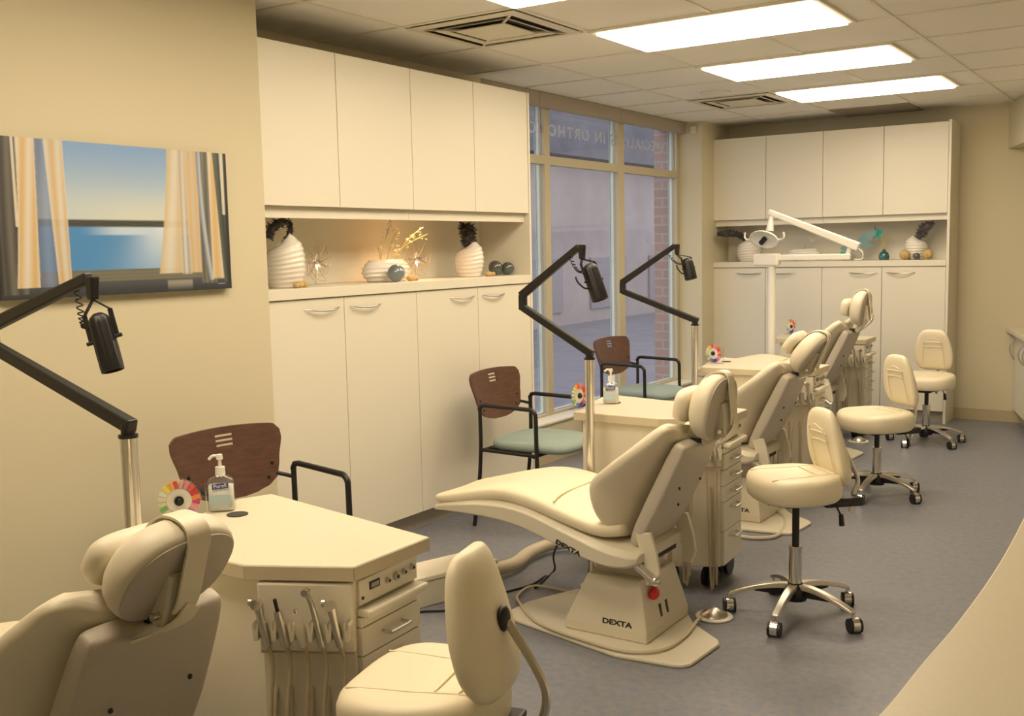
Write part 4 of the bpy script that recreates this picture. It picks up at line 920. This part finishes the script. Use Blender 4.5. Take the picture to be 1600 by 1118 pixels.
# ---------------------------------------------------------------- floor items
t = thing('utility_box', 'low beige floor utility box beside the nearest cart', 'utility box', (-2.755, 3.345, 0), RD(-19))
MB().box((-.095, -.45, 0), (.095, .36, .112)).build('case', m_plastic, t, bevel=.006)
MB().box((-.10, -.455, .112), (.10, .365, .132)).build('lid', m_plastic_l, t, bevel=.004)
MB().tube(spl([(0, .36, .055), (.0, .42, .05), (-.03, .56, .045), (-.12, .72, .045), (-.15, .90, .045), (-.02, 1.04, .045), (.20, 1.02, .05), (.40, .85, .05), (.62, .70, .05)], 8), .030, 14).build('hose', m_hose, t, smooth=True)
def cord(name, pts, r, mt, label, cat, z=None):
    return tag(MB().tube(spl([(p[0], p[1], (p[2] if len(p) > 2 else r)) for p in pts], 7), r, 8).build(name, mt, smooth=True), label, cat)
cord('power_cord', [(-2.72, 3.02), (-2.657, 3.22), (-2.567, 3.30), (-2.50, 3.42), (-2.485, 3.60), (-2.436, 3.76), (-2.445, 3.90), (-2.412, 3.80), (-2.397, 3.73), (-2.42, 3.84), (-2.46, 4.0), (-2.40, 3.90, .12), (-2.20, 3.70, .33)], .005, m_black, 'thin black cord trailing on the floor under the middle dental chair', 'cord')
cord('foot_control_cable', [(-2.00, 3.80), (-2.20, 3.76), (-2.40, 3.74, .012), (-2.40, 3.60, .012), (-2.30, 3.47, .026), (-2.13, 3.33, .026), (-1.90, 3.265, .026), (-1.70, 3.245, .026), (-1.59, 3.33, .026), (-1.575, 3.50, .026), (-1.60, 3.66, .026), (-1.61, 3.72, .02)], .006, m_hose, 'grey beige cable looped around the base of the middle dental chair', 'cable')
cord('floor_cable', [(-2.1, 4.9, .02), (-1.95, 4.93), (-1.84, 4.93), (-1.765, 5.0), (-1.765, 5.15), (-1.82, 5.33), (-1.90, 5.46, .02)], .010, m_hose, 'beige cable looping on the floor beside the third dental chair', 'cable')
def foot_pedal(label, loc):
    t = thing('foot_pedal', label, 'foot pedal', loc)
    MB().lathe([(.001, 0), (.072, 0), (.075, .006), (.07, .010), (.001, .010)]).build('base_disc', m_plastic_l, t, smooth=True)
    MB().lathe([(.001, .01), (.056, .010), (.052, .018), (.012, .040), (.001, .042)]).build('steel_dome', m_brushed, t, smooth=True)
foot_pedal('round steel foot pedal at the base of the middle dental chair', (-1.585, 3.80, 0))
foot_pedal('round foot pedal on the floor beside the third dental chair', (-1.985, 5.52, .0165))
foot_pedal('round foot pedal on the floor beside the farthest dental chair', (-2.10, 7.80, 0))

# ---------------------------------------------------------------- long curved counter on the right
edge = [(-1.317, 9.222), (-1.20, 8.80), (-1.071, 8.357), (-.90, 7.6), (-.74, 6.6), (-.59, 5.5), (-.47, 4.5), (-.385, 3.5), (-.360, 2.947), (-.350, 2.444), (-.357, 2.048), (-.371, 1.79), (-.383, 1.548), (-.42, 1.25)]
E3 = spl([(x, y, 0) for x, y in edge], 5)
def offs(P, d):
    out = []
    for i, p in enumerate(P):
        q = (P[min(i+1, len(P)-1)]-P[max(i-1, 0)]).normalized(); n = Vector((-q.y, q.x, 0)); out.append(p+n*d)
    return out
t = thing('counter', 'long pale laminate counter with a curved edge along the right side', 'counter', (0, 0, 0))
def slab(inner, z0, z1, name, mt, xr=1.195, **k):
    b = MB(); rings = [[(p.x, min(p.y, 9.222), z0), (max(p.x+.3, min(xr, p.x+.62)), min(p.y, 9.222), z0), (max(p.x+.3, min(xr, p.x+.62)), min(p.y, 9.222), z1), (p.x, min(p.y, 9.222), z1)] for p in inner]
    return b.rings(rings).build(name, mt, t, **k)
slab(E3, .742, .78, 'worktop', m_counter, bevel=.003)
ins = [Vector((p.x+.085, p.y, 0)) for p in E3]
slab(ins, .09, .742, 'cabinet_body', m_cab)
slab([Vector((p.x+.13, p.y, 0)) for p in E3], 0, .09, 'toe_kick', m_base)
# doors as curved skins with bow handles
step = 7
for k in range(0, len(ins)-step, step):
    seg = ins[k:k+step+1]; R = []
    for i, p in enumerate(seg):
        e = .003 if i == 0 else (-.003 if i == len(seg)-1 else 0)
        q = p+Vector((0, -e, 0)); R.append([(q.x-.020, q.y, .11), (q.x-.001, q.y, .11), (q.x-.001, q.y, .725), (q.x-.020, q.y, .725)])
    dr = MB().rings(R).build('door', m_cab, t)
    for s, p in ((1, seg[1]), ):
        P = [(p.x-.022-.040*(1-(j/6-1)**2), p.y-.0, .52+.17*(j/12)) for j in range(13)]
        MB().tube(P, .006, 8).build('handle', m_brushed, dr, smooth=True)
    p = seg[-2]; P = [(p.x-.022-.040*(1-(j/6-1)**2), p.y, .52+.17*(j/12)) for j in range(13)]
    MB().tube(P, .006, 8).build('handle', m_brushed, dr, smooth=True)
